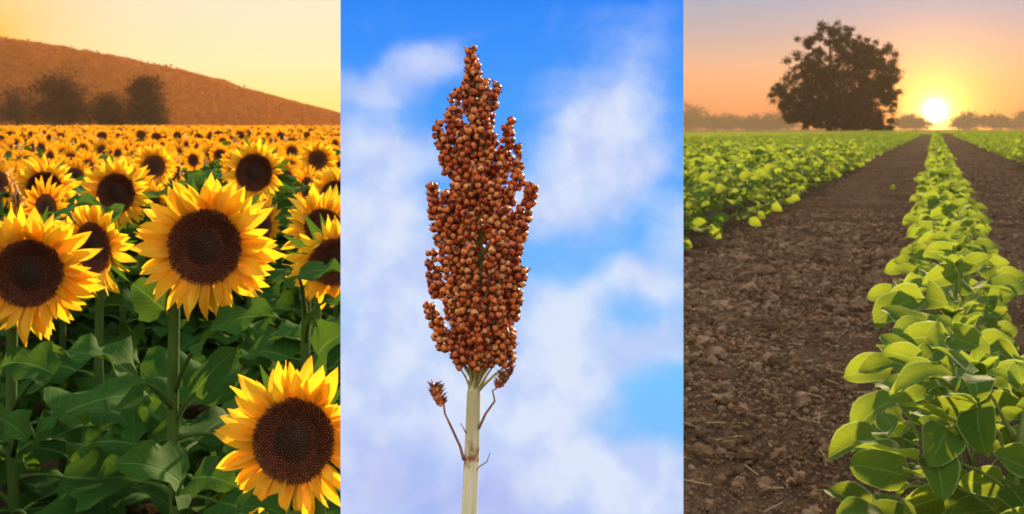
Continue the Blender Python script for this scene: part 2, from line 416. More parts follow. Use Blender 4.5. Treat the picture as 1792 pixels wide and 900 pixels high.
CREST = [(-2400, 190), (-1500, 150), (-700, 96), (-300, 74), (0, 71), (60, 74), (130, 85), (220, 102), (300, 119), (370, 134), (400, 147), (450, 161), (520, 181), (596, 201), (700, 224), (800, 226)]
HD = 320.0
def crest(px): return np.interp(px, [c[0] for c in CREST], [(HY - c[1]) / F * HD + CH for c in CREST])
def hill():
    xs = np.linspace(-560, -8, 470); ss = np.linspace(0, 1, 46); S, X = np.meshgrid(ss, xs, indexing='ij')
    px = X / HD * F + 896; H = crest(px); Y = 225 + (HD - 225) * S + np.where(S > .8, (S - .8) * 500, 0)
    prof = np.where(S < .8, np.sin(S / .8 * math.pi / 2) ** .85, 1 - ((S - .8) / .2) ** 2 * .9)
    Z = H * prof * (Y / HD) ** .5 - 1.2 * (S < .03)
    can = np.abs(vnoise(X, Y, .23, 3, 3)) * 1.5 + vnoise(X, Y, .7, 9, 2) * .35
    Z = Z + can * np.clip(H * prof / 6, 0, .8)
    V = np.stack([X, Y, Z], -1).reshape(-1, 3); nx = len(xs)
    i, j = np.meshgrid(np.arange(nx - 1), np.arange(len(ss) - 1)); b = (j * nx + i).ravel()
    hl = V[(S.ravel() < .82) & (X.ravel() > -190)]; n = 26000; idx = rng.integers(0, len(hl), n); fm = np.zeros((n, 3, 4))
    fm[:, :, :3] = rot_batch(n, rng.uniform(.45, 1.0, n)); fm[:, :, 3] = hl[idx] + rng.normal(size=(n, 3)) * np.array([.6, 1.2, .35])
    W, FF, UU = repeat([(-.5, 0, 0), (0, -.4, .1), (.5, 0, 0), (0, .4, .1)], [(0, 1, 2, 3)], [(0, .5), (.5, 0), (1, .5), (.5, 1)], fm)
    link('forest', big_mesh('forest', W, FF, M['hazy_hill_leaf'], UU, False), kind='stuff', label='forest painted in golden haze tones covering the hillside behind the sunflowers', category='forest')
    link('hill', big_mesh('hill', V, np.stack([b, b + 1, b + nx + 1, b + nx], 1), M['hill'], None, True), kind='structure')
hill()

def mat_clouds(D):
    m, n = new_mat('cloudy_sky'); tx = n.n('ShaderNodeTexCoord')
    mp = n.n('ShaderNodeMapping', vector_type='POINT'); k = F / D / 100            # object metres -> hundreds of photo pixels
    mp.inputs['Scale'].default_value = (k, 0, k); n.l(tx.outputs['Object'], mp.inputs[0]); p0 = mp.outputs[0]
    nz = n.vmath('SUBTRACT', n.noise(p0, .75, 5, .55, 0, True), (.5, .5, .5))
    p = n.vmath('ADD', p0, n.vmath('MULTIPLY', nz, (1.0, 0, .75)))
    def blob(px, py, rx, ry, st):
        v = n.vmath('MULTIPLY', n.vmath('SUBTRACT', p, ((px - 896) / 100, 0, (HY - py) / 100)), (86 / rx, 0, 86 / ry))
        return n.math('MULTIPLY', n.ss(n.vmath('LENGTH', v), 1.25, 0.0), st)
    pos = [(745, 110, 75, 50, .75), (650, 160, 100, 60, .6), (680, 265, 130, 60, .75), (640, 400, 130, 140, 1.0), (700, 520, 140, 150, .85), (640, 640, 130, 120, .95), (1110, 110, 110, 90, .4),
           (1050, 200, 120, 90, .8), (1070, 290, 130, 90, .95), (960, 360, 120, 80, .8), (1120, 500, 110, 80, .85), (980, 560, 150, 100, .85), (990, 660, 140, 100, .9), (1190, 400, 60, 60, .6), (1150, 600, 100, 70, .7),
           (760, 700, 180, 110, .95), (930, 770, 200, 110, .95), (1060, 830, 190, 70, .95), (1150, 880, 180, 60, .9), (620, 790, 90, 160, .95), (700, 860, 200, 90, .7), (880, 880, 180, 60, .8)]
    neg = [(1010, 455, 70, 40, .55), (1105, 535, 60, 45, .8), (1150, 700, 85, 60, .95), (1085, 760, 70, 35, .4), (1000, 150, 70, 60, .3)]
    c = None
    for b in pos:
        v = blob(*b); c = v if c is None else n.math('SUBTRACT', n.math('ADD', c, v), n.math('MULTIPLY', c, v))
    for b in neg: c = n.math('MULTIPLY', c, n.math('SUBTRACT', 1.0, blob(*b)))
    fine = n.noise(n.vmath('MULTIPLY', p, (1, 1, 1.5)), .85, 5, .52)
    c = n.ss(n.math('ADD', n.math('MULTIPLY', c, 1.25), n.math('MULTIPLY', n.math('SUBTRACT', fine, .5), .85)), -.02, 1.1, 0, .93)
    s = n.n('ShaderNodeSeparateXYZ'); n.l(p0, s.inputs[0]); h = s.outputs[2]
    sky = n.ramp(n.ss(h, -6.75, 2.25, 0, 1, False), [(0, (.24, .47, .95)), (.25, (.20, .56, 1.0)), (.55, (.14, .45, .99)), (.8, (.075, .35, .98)), (1, (.035, .25, .96))])
    violet = n.math('MAXIMUM', blob(690, 850, 130, 110, .5), blob(800, 885, 180, 60, .5))
    shade = n.noise(n.vmath('ADD', p0, (3, 0, 1)), .9, 4, .5)
    cl = n.mix(n.ss(shade, .35, .62), (.55, .64, .94), (.75, .81, .97))
    cl = n.mix(violet, cl, (.30, .33, .82))
    col = n.mix(c, sky, cl)
    e = n.n('ShaderNodeEmission'); n.l(col, e.inputs[0]); e.inputs[1].default_value = .393
    finish(n, e.outputs[0]); return m
BD = 1.75; hw = 300 / F * BD
def box(x0, x1, y0, y1, z0, z1):
    V = [(x0, y0, z0), (x1, y0, z0), (x1, y1, z0), (x0, y1, z0), (x0, y0, z1), (x1, y0, z1), (x1, y1, z1), (x0, y1, z1)]
    return V, [(0, 3, 2, 1), (4, 5, 6, 7), (0, 1, 5, 4), (1, 2, 6, 5), (2, 3, 7, 6), (3, 0, 4, 7)]
mb = MB(); V, Fc = box(-hw, hw, 0, .012, -CH - .04, .32)
mb.add(V, [Fc[2]], None, 0); mb.add(V, Fc[:2] + Fc[3:], None, 1)
sk = link('sky', mb.mesh('sky', [mat_clouds(BD), M['board_side']], False), kind='structure'); sk.location = (0, BD, CH)

# ------------------------------------------------------------------ sorghum in front of the sky backdrop
def sorghum():
    D = .85; u = D / F                                    # one photo pixel in metres
    base = Vector(((822 - 896) * u, D, 0))
    t = thing('sorghum_plant', 'tall sorghum stalk with a dense head of rust red grains against blue sky', 'sorghum', base)
    Q = lambda px, py, dy=0.0: Vector(((px - 896) * u, D + dy, CH - (py - HY) * u)) - base
    pts = [Vector((0, 0, 0)), Q(822, 1300), Q(821, 900), Q(826, 790), Q(829, 690), Q(829, 662)]
    link('stalk', MB().add(*tube(pts, [16 * u, 15 * u, 14 * u, 13.2 * u, 12 * u, 8 * u], 14)).mesh('stalk', M['stalk']), t)
    pts = [Q(829, 645), Q(836, 560, .002), Q(842, 450), Q(838, 330), Q(833, 220), Q(827, 100)]
    link('rachis', MB().add(*tube(pts, [7 * u, 6 * u, 5 * u, 4 * u, 3 * u, 1.5 * u], 8)).mesh('rachis', M['twig']), t)
    prof_y = [78, 100, 130, 150, 180, 205, 225, 250, 280, 320, 350, 400, 450, 500, 530, 560, 590, 615, 640, 660]
    prof_l = [822, 812, 803, 800, 794, 788, 780, 778, 776, 766, 754, 750, 752, 762, 776, 780, 782, 786, 800, 812]
    prof_r = [830, 848, 860, 866, 870, 872, 878, 888, 898, 912, 922, 928, 924, 918, 916, 912, 902, 890, 876, 866]
    spines = []; rs = random.Random(4)
    def spine(a, b, r, dya, dyb): spines.append((a, b, r, dya, dyb))
    # named side lobes of the outline (start px, end px)
    for a, b, r, dy in [((790, 300), (763, 218), 13, -8), ((880, 300), (893, 208), 12, 2), ((905, 420), (932, 322), 12, -4), ((770, 400), (756, 322), 12, -6),
                        ((785, 610), (750, 532), 13, -6), ((765, 520), (756, 440), 12, 0), ((890, 560), (915, 470), 13, -4), ((820, 160), (826, 84), 10, -4), ((850, 220), (868, 145), 10, -4),
                        ((800, 230), (796, 160), 11, 0), ((885, 640), (896, 575), 11, -4), ((800, 622), (782, 580), 8, -16), ((820, 632), (808, 595), 8, -20), ((846, 634), (850, 590), 8, -22), ((864, 630), (876, 590), 8, -14), ((808, 645), (796, 618), 6, -14), ((862, 640), (872, 616), 6, -14), ((832, 640), (830, 610), 7, -24), ((905, 330), (905, 255), 10, 6), ((790, 250), (785, 195), 8, -6)]:
        spine(a, b, r, dy, dy - 4)
    y = 606
    while y > 95:
        L = np.interp(y, prof_y, prof_l); Rr = np.interp(y, prof_y, prof_r); hwid = (Rr - L) / 2; cx = (L + Rr) / 2
        cnt = max(3, int(2 * math.pi * hwid / 52))
        for k in range(cnt):
            an = 2 * math.pi * (k + rs.random() * .8) / cnt + y * .37
            rad = hwid * rs.uniform(.62, .92)
            ex = cx + rad * math.cos(an); dy = rad * math.sin(an)
            ey = y + rs.uniform(-12, 12); ln = rs.uniform(55, 85)
            sx = cx + (ex - cx) * .55; sdy = dy * .6
            L2 = np.interp(ey - 20, prof_y, prof_l) + 10; R2 = np.interp(ey - 20, prof_y, prof_r) - 10
            ex = min(max(ex, L2), R2)
            if ey - 14 < 88: continue
            if 235 < ey < 560 and abs(ex - (848 + 9 * math.sin(ey / 35))) < 13 and rs.random() < .8: continue
            if rs.random() < .13: continue
            spine((sx, min(ey + ln, 622)), (ex, ey), rs.uniform(9, 13.5), sdy, dy)
        y -= 31
    grains = []; cell = {}; md = 9.4
    def free(p):
        k = tuple(int(math.floor(c / 12)) for c in p)
        for i in (-1, 0, 1):
            for j in (-1, 0, 1):
                for l in (-1, 0, 1):
                    for qq in cell.get((k[0] + i, k[1] + j, k[2] + l), ()):
                        if (p - qq).length < md: return False
        return True
    br = MB(); twigs = []
    for (a, b, r, dya, dyb) in spines:
        A = Vector((a[0], dya, a[1])); B = Vector((b[0], dyb, b[1])); ax = (B - A); ln = ax.length; ax.normalize()
        for _ in range(int(ln * 3.2)):
            s = rs.random() ** .8; rr = r * (1 - .45 * s * s) * math.sqrt(rs.uniform(.2, 1)); an = rs.uniform(0, 6.283)
            o1 = ax.cross(Vector((0, 1, 0.01))).normalized(); o2 = ax.cross(o1)
            off = o1 * (rr * math.cos(an)) + o2 * (rr * math.sin(an))
            p = A + ax * (s * ln) + off
            if free(p):
                cell.setdefault(tuple(int(math.floor(c / 12)) for c in p), []).append(p)
                grains.append((p, (off.normalized() * .8 + ax * .5 + Vector((rs.uniform(-.4, .4), rs.uniform(-.4, .4), rs.uniform(-.4, .4)))).normalized()))
        oy = min(a[1] + 55, 696); p0 = Q(829 + rs.uniform(-6, 6), oy, -2 * u)
        br.add(*tube(bez(p0, Q((a[0] + 834) / 2, a[1] + 18, dya * u * .6), Q(a[0], a[1], dya * u), 3) + [Q(b[0], b[1], dyb * u)], [3.4 * u, 2.8 * u, 2.1 * u, 1.5 * u, .7 * u], 5, False))
    link('branches', br.mesh('branches', M['twig']), t, kind='stuff')
    V, Fc, U = sphere(9, 6); V = V.copy(); V[:, 2] *= 1.17; V[-1, 2] += .12
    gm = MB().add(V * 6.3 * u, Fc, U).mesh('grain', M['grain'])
    tri = []
    for f in Fc: tri += [f] if len(f) == 3 else [(f[0], f[1], f[2]), (f[0], f[2], f[3])]
    # rank: unhidden first, then nearest
    order = []
    pp = np.array([(g[0].x, g[0].y, g[0].z) for g in grains])
    for i, (p, dr) in enumerate(grains):
        dx = np.hypot(pp[:, 0] - p.x, pp[:, 2] - p.z); hid = np.sum((dx < 7.5) & (pp[:, 1] < p.y - 2))
        order.append((hid, p.y, i))
    order.sort(); own = set(i for _, _, i in order[:300]); rest = []
    husk = np.empty((len(grains), 3, 4)); gm4 = []
    for i, (p, dr) in enumerate(grains):
        wp = Q(p.x, p.z, p.y * u); dz = Vector((dr.x, dr.y, -dr.z))
        s = rs.uniform(.78, 1.14)
        m = frame(wp, dz.orthogonal(), dz, s)
        m = m @ Matrix.Rotation(rs.uniform(0, 6.28), 4, 'Z')
        husk[i] = np.array(m)[:3, :]
        if i in own: link('grain', gm, t, m)
        else: rest.append(np.array(m)[:3, :])
    W, FF, UU = repeat(V * 6.3 * u, tri, U, np.array(rest))
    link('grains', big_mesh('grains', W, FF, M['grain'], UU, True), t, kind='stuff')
    # two pointed husks hugging each grain
    hv = []; hf = []
    for k in range(3):
        a0 = k * 2.094; b0 = len(hv)
        for (aa, z, r) in [(-.75, -.9, .35), (.75, -.9, .35), (-.85, .0, 1.06), (.85, .0, 1.06), (0, .80, 1.10), (0, -.3, 1.22)]:
            hv.append((r * math.cos(a0 + aa) * 6.3 * u, r * math.sin(a0 + aa) * 6.3 * u, z * 6.3 * u))
        hf += [(b0, b0 + 1, b0 + 5), (b0 + 1, b0 + 3, b0 + 5), (b0 + 3, b0 + 4, b0 + 5), (b0 + 4, b0 + 2, b0 + 5), (b0 + 2, b0, b0 + 5)]
    W, FF, UU = repeat(hv, hf, None, husk)
    link('husks', big_mesh('husks', W, FF, M['husk'], None, False), t, kind='stuff')
    # dry empty husks poking out between the grains
    tv = [(0, -.0011, 0), (0, .0011, 0), (.0018, 0, .0012), (.006, 0, 0)]; tf = [(0, 2, 1), (0, 3, 2), (1, 2, 3)]
    sel = [i for i in range(len(grains)) if rs.random() < (.75 if grains[i][0].z < 200 or grains[i][0].z > 600 else .10)]
    ms = np.empty((len(sel) * 2, 3, 4))
    for j in range(len(sel) * 2):
        p, dr = grains[sel[j // 2]]; dz = Vector((dr.x, dr.y, -dr.z)) + Vector((rs.uniform(-.7, .7), rs.uniform(-.7, .7), rs.uniform(-.3, .9)))
        ms[j] = np.array(frame(Q(p.x, p.z, p.y * u) + dz.normalized() * 3.5 * u, dz, Vector((rs.random(), rs.random(), .3)), rs.uniform(.55, .95)))[:3]
    W, FF, UU = repeat(tv, tf, None, ms)
    link('chaff', big_mesh('chaff', W, FF, M['dry_husk'], None, False), t, kind='stuff')
    # three thin side shoots, two carrying small dried tassels
    for pth, tas, rad in [([(812, 803), (806, 780), (790, 745), (779, 722), (777, 706), (770, 690)], ((772, 706), (760, 672), 7.5), 3.0), ([(838, 748), (850, 722), (866, 700), (862, 682), (872, 676)], ((872, 676), (891, 646), 6.5), 2.6),
                     ([(822, 838), (838, 815), (852, 806), (858, 790)], None, 1.6), ([(816, 756), (810, 745), (806, 738)], None, 1.3)]:
        n_ = len(pth); tw = MB().add(*tube([Q(x, y_, -8 * u) for x, y_ in pth], [rad * u * (1 - .55 * i / (n_ - 1)) for i in range(n_)], 6))
        sh = link('side_shoot', tw.mesh('side_shoot', M['dry_twig']), t)
        if tas:
            (ax_, ay_), (bx_, by_), r = tas; ms = []
            for k in range(110):
                s = rs.random(); an = rs.uniform(0, 6.28); rr = r * math.sqrt(rs.random()) * (1 - .5 * abs(s - .45))
                c = Q(ax_ + (bx_ - ax_) * s + rr * math.cos(an), ay_ + (by_ - ay_) * s + rr * .4 * math.sin(an * 2), -8 * u + rr * math.sin(an) * u)
                dz = Vector((math.cos(an), math.sin(an), .9)) ; ms.append(np.array(frame(c, dz, Vector((rs.random(), rs.random(), .1)), rs.uniform(.7, 1.3)))[:3])
            W, FF, UU = repeat(tv, tf, None, np.array(ms))
            ts = link('tassel', big_mesh('tassel', W, FF, M['dry_husk'], None, False), sh, kind='stuff')
            small = []
            for k in range(40):
                s = rs.random(); an = rs.uniform(0, 6.28); rr = r * .75 * (1 - .5 * s)
                small.append(np.array(frame(Q(ax_ + (bx_ - ax_) * s + rr * math.cos(an), ay_ + (by_ - ay_) * s, -8 * u + rr * math.sin(an) * u), Vector((1, 0, 0)), Vector((math.cos(an), math.sin(an), .5)), rs.uniform(.45, .75)))[:3])
            W, FF, UU = repeat(V * 6.3 * u, tri, U, np.array(small))
            link('shrivelled_grains', big_mesh('shrivelled_grains', W, FF, M['grain'], UU, True), sh, kind='stuff')
    print('grains', len(grains))
sorghum()

# ------------------------------------------------------------------ sunflowers
def petal_prof(t): return (0.30 + 0.70 * math.sin(math.pi * min(1, t * .92 + .08)) ** .8) * (1 - t ** 4.5) ** .7
def sleaf_prof(t): return (1 - t) ** .72 * min(1.0, .42 + t * 3.2) * (1 - .05 * math.cos(40 * t))
PET = []
for k in range(10):
    r = random.Random(k + 50)
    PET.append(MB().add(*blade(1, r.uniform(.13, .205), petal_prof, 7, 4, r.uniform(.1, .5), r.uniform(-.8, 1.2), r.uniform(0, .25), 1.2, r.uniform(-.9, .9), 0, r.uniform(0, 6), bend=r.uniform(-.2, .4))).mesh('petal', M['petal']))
SLF = []
for k in range(8):
    r = random.Random(k + 90)
    SLF.append(MB().add(*blade(1, r.uniform(.42, .54), sleaf_prof, 12, 6, r.uniform(.15, .45), r.uniform(.5, 1.3), r.uniform(.12, .26), r.uniform(1.4, 2.6), r.uniform(-.3, .3), .15, r.uniform(0, 6), .04, bend=r.uniform(.2, .5))).mesh('leaf', M['sun_leaf']))
def bract_prof(t): return (1 - t) ** .9
BRC = MB().add(*blade(1, .2, bract_prof, 4, 2, .2, -.3)).mesh('bract', M['sun_leaf'])
def disc_mesh(n=900, seed=0, lo=False):
    mb = MB(); ns = 20 if not lo else 10; rings = 5 if not lo else 3
    V = [(0, 0, .06)]; 
    for i in range(1, rings + 1):
        rr = i / rings
        for k in range(ns):
            an = 6.2832 * k / ns; V.append((rr * math.cos(an), rr * math.sin(an), .06 + .16 * rr * rr - .22 * max(0, rr - .75) ** 2 * 16 * .5))
    Fc = [(0, 1 + k, 1 + (k + 1) % ns) for k in range(ns)]
    for i in range(rings - 1):
        a = 1 + i * ns; Fc += [(a + k, a + ns + k, a + ns + (k + 1) % ns, a + (k + 1) % ns) for k in range(ns)]
    for k in range(ns):                                   # green back of the head
        an = 6.2832 * k / ns; V.append((.8 * math.cos(an), .8 * math.sin(an), -.16))
    V.append((0, 0, -.4)); a = 1 + (rings - 1) * ns; b = a + ns
    back = [(a + k, b + k, b + (k + 1) % ns, a + (k + 1) % ns) for k in range(ns)] + [(b + k, len(V) - 1, b + (k + 1) % ns) for k in range(ns)]
    mb.add(V, Fc, None, 0); mb.add(V, back, None, 1)
    return mb.mesh('disc', [M['seed_base'] if not lo else M['florets_far'], M['sun_stem']])
def mat_ff():
    m, n = new_mat('sunflower_disc_far'); tx = n.n('ShaderNodeTexCoord'); s = n.vmath('LENGTH', n.vmath('MULTIPLY', tx.outputs['Object'], (1, 1, 0)))
    nz = n.noise(tx.outputs['Object'], 30, 3)
    col = n.ramp(n.math('ADD', s, n.math('MULTIPLY', n.math('SUBTRACT', nz, .5), .4)), [(0, (.07, .05, .03)), (.4, (.10, .04, .02)), (.9, (.26, .085, .03))])
    finish(n, principled(n, col, .8, bumpn(n, nz, .8, .03), .1)); return m
M['florets_far'] = mat_ff()
def floret_mesh(n=850):
    k = np.arange(n) + .5; r = np.sqrt(k / n) * .985; th = k * 2.399963
    z = .06 + .16 * r * r - .22 * np.maximum(0, r - .75) ** 2 * 8 
    m = np.zeros((n, 3, 4)); sc = .030 * (.75 + .35 * r)
    c, s = np.cos(th), np.sin(th)
    hgt = np.where(r < .38, .7, np.where(r < .6, 1.1, 1.6)) * rng.uniform(.7, 1.35, n)
    m[:, 0, 0] = c * sc; m[:, 0, 1] = -s * sc; m[:, 1, 0] = s * sc; m[:, 1, 1] = c * sc; m[:, 2, 2] = sc * hgt
    lean = np.where(r < .5, -.45, .35) * sc; m[:, 0, 2] = c * lean; m[:, 1, 2] = s * lean
    m[:, 0, 3] = c * r; m[:, 1, 3] = s * r; m[:, 2, 3] = z
    V = [(1, 0, -.3), (0, 1, -.3), (-1, 0, -.3), (0, -1, -.3), (.45, 0, 1.1), (0, .45, 1.1), (-.45, 0, 1.1), (0, -.45, 1.1), (0, 0, .8)]
    Fq = [(0, 1, 5), (0, 5, 4), (1, 2, 6), (1, 6, 5), (2, 3, 7), (2, 7, 6), (3, 0, 4), (3, 4, 7), (4, 5, 8), (5, 6, 8), (6, 7, 8), (7, 4, 8)]
    W, FF, _ = repeat(V, Fq, None, m)
    U = np.stack([np.repeat(r, len(V)), np.zeros(n * len(V))], 1)
    return big_mesh('florets', W, FF, M['florets'], U, False)
DISC = disc_mesh(); FLO = floret_mesh(); DISC_LO = disc_mesh(lo=True)

def head_parts(parent, H, fwd, rd, seed, pl=(.9, 1.25), npet=46, florets=True, lean=0.0):
    """disc (> florets), petals and bracts of a flower head at local point H facing fwd; rd is the disc radius"""
    rs = random.Random(seed); fwd = Vector(fwd).normalized(); npet = int(npet * 1.35)
    m = frame(H, fwd.cross(Vector((0, 0, 1))), fwd)
    dm = m @ Matrix.Scale(rd, 4) @ Matrix.Rotation(rs.uniform(0, 6), 4, 'Z')
    dk = link('disc', DISC if florets else DISC_LO, parent, dm)
    if florets: link('florets', FLO, dk, Matrix.Translation((0, 0, .006)), kind='stuff')
    for i in range(npet):
        lay = i % 3 % 2; an = 6.2832 * (i + rs.uniform(-.35, .35)) / npet
        out = Vector((math.cos(an), math.sin(an), 0)); tilt = (rs.uniform(.0, .5) if lay == 0 else rs.uniform(-.35, .2)) + lean
        dr = out * math.cos(tilt) + Vector((0, 0, 1)) * math.sin(tilt) + out.cross(Vector((0, 0, 1))) * rs.uniform(-.3, .3)
        pm = frame(out * rd * rs.uniform(.86, .97) + Vector((0, 0, rd * (.10 if lay == 0 else -.02))), dr, Vector((0, 0, 1)) - out * .2, rd * rs.uniform(*pl))
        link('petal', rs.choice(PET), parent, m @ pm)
    for i in range(14):
        an = 6.2832 * (i + rs.uniform(-.3, .3)) / 14; out = Vector((math.cos(an), math.sin(an), 0))
        pm = frame(out * rd * .8 + Vector((0, 0, -rd * .12)), out + Vector((0, 0, rs.uniform(-.5, .1))), Vector((0, 0, -1)), rd * rs.uniform(.8, 1.3))
        link('bract', BRC, parent, m @ pm)
    return m
def add_leaf(parent, a, tip, stem_pt, width=1.0, up=(0, -.25, 1), seed=0, base=None):
    """leaf whose blade runs from a to tip (local), petiole from stem_pt to a"""
    rs = random.Random(seed); a = Vector(a); tip = Vector(tip); L = (tip - a).length * 1.06
    dr = (tip - a)
    m = frame(a, dr + Vector((0, 0, L * .12)), up) @ Matrix.Diagonal((L, L * width, L, 1))
    lf = link('leaf', rs.choice(SLF), parent, m)
    inv = m.inverted()
    sp = Vector(stem_pt); midp = (sp + a) / 2 + Vector((0, 0, .2 * (a - sp).length))
    V, Fc, U = tube(bez(sp, midp, a + dr * .05, 5), [.0065, .0055, .005, .0045, .004, .0035], 6)
    link('petiole', MB().add(xf(inv, V), Fc, U).mesh('petiole', M['sun_stem']), lf)
    return lf
def front_sunflower(label, px, py, D, rd_px, fwd, base_px, neck, seed, leaves, pl, npet, florets=True, rstem=.0125, rnd_leaves=20, lean=0.0):
    Hw = P(px, py, D); base = Vector(((base_px - 896) / F * (D + .06), D + .06, 0)); H = Hw - base
    t = thing('sunflower', label, 'sunflower', base, 0, 'sunflowers in the field'); fwd = Vector(fwd).normalized(); rd = rd_px / F * D
    Ht = H - fwd * rd * .36; top = Vector((0, 0, Ht.z + neck))
    shaft = [Vector((0, 0, 0)), Vector((.006, 0, .3 * Ht.z)), Vector((-.004, 0, .6 * Ht.z)), Vector((0, 0, max(.1, Ht.z - .12)))]
    pts = shaft + bez(shaft[-1] + Vector((0, 0, .02)), (top + Vector((0, .01, .0))), Ht, 5)
    link('stem', MB().add(*tube(pts, [rstem * 1.15, rstem * 1.1, rstem, rstem * .95] + [rstem * .9] * 5 + [rstem * 1.1], 10)).mesh('stem', M['sun_stem']), t)
    head_parts(t, H, fwd, rd, seed, pl, npet, florets, lean)
    for (ax, ay, aD, tx_, ty, tD, sy, wd, up, sd_) in leaves:
        sp = P(px, sy, D + .06) - base; sp = Vector((0, 0, max(.05, sp.z)))
        add_leaf(t, P(ax, ay, aD) - base, P(tx_, ty, tD) - base, sp, wd, up, sd_)
    rs = random.Random(seed + 5)
    for k in range(rnd_leaves):
        z = H.z * rs.uniform(.12, .62); an = rs.uniform(-.3, 3.5) if k % 3 else rs.uniform(0, 6.28)
        ou = Vector((math.cos(an), math.sin(an), rs.uniform(-.2, .12)))
        a = Vector((0, 0, z)) + ou * .11; add_leaf(t, a, a + ou * rs.uniform(.18, .29) + Vector((0, 0, -.05)), (0, 0, z - .02), rs.uniform(.9, 1.1), (0, -.35, 1), seed * 9 + k)
    return t
UPC = (0, -.5, 1)
front_sunflower('large open sunflower facing front in the middle, with long straight green stem', 361, 432, 2.30, 68, (-.03, -1, .06), 305, .02, 11,
    [(245, 668, 2.25, 86, 640, 2.15, 720, 1.0, UPC, 1), (350, 598, 2.25, 505, 585, 2.18, 690, .85, UPC, 2), (290, 545, 2.35, 222, 498, 2.36, 600, 1.0, (0, -.9, .6), 3),
     (320, 850, 2.12, 215, 812, 2.0, 880, 1.0, (0, -.8, 1), 4), (340, 690, 2.34, 425, 620, 2.4, 740, .9, (-.3, -.8, .8), 5), (335, 840, 2.1, 415, 862, 2.02, 885, 1.0, (0, -.7, 1), 6)], (.82, 1.15), 50)
front_sunflower('sunflower cut by the left edge, petals swept up beside a curled leaf', 52, 478, 2.5, 61, (.16, -1, .0), 22, .02, 23,
    [(95, 655, 2.4, -20, 632, 2.4, 720, .9, UPC, 7), (100, 380, 2.75, 188, 362, 2.7, 480, .55, (0, -.4, 1), 8), (50, 770, 2.15, -40, 720, 2.1, 800, .9, UPC, 9), (60, 770, 2.15, 130, 730, 2.15, 800, .9, UPC, 10)], (.85, 1.25), 48)
front_sunflower('lowest sunflower with dark disc and green spikes, partly behind the panel edge', 517, 770, 2.0, 75, (-.10, -1, .14), 560, .0, 37,
    [(500, 905, 1.9, 420, 890, 1.85, 930, .8, UPC, 11)], (.8, 1.15), 44)
front_sunflower('sunflower behind the leftmost bloom, half hidden, petals drooping', 168, 432, 3.1, 46, (-.55, -1, -.1), 175, .02, 41, [(190, 720, 2.6, 250, 770, 2.45, 760, 1.0, UPC, 12)], (.8, 1.2), 40)
front_sunflower('sunflower nodding behind a green stem at the right end of the field', 588, 455, 2.75, 50, (.3, -1, -.5), 536, .09, 43,
    [(520, 488, 2.6, 600, 497, 2.5, 560, .8, UPC, 13), (545, 560, 2.6, 600, 530, 2.5, 600, .5, UPC, 14), (556, 625, 2.5, 596, 590, 2.4, 660, 1.2, (0, -.9, .6), 15)], (.7, 1.1), 36)
front_sunflower('sunflower with drooping petals just above the middle stem leaf', 565, 400, 3.2, 36, (.4, -.8, .3), 556, .02, 47, [], (.9, 1.5), 40)
front_sunflower('dark centred sunflower looking over the left shoulder of the middle bloom', 205, 338, 4.2, 36, (-.1, -1, 0), 215, .02, 53, [], (.75, 1.1), 44)
front_sunflower('sunflower with wide dark disc rising behind the right of the middle bloom', 446, 302, 4.4, 34, (-.1, -1, .05), 452, .02, 59, [], (.6, .9), 44)
front_sunflower('sunflower standing clear in the second row above the middle bloom', 270, 292, 6.0, 22, (0, -1, .05), 272, .02, 61, [], (.8, 1.1), 40, False)
front_sunflower('sunflower half sunk behind the upswept petals at the left', 78, 330, 4.3, 31, (.2, -1, -.1), 84, .02, 67, [], (.8, 1.2), 40)
front_sunflower('sunflower near the panel edge in the upper right of the field', 556, 280, 5.6, 18, (.1, -1, 0), 556, .02, 71, [], (.9, 1.2), 38, False)
front_sunflower('sunflower leaning at the panel edge behind broad leaves', 590, 345, 4.3, 30, (.1, -1, .1), 588, .02, 73, [(560, 350, 4.1, 600, 362, 4.0, 380, .8, UPC, 18)], (.8, 1.1), 40)

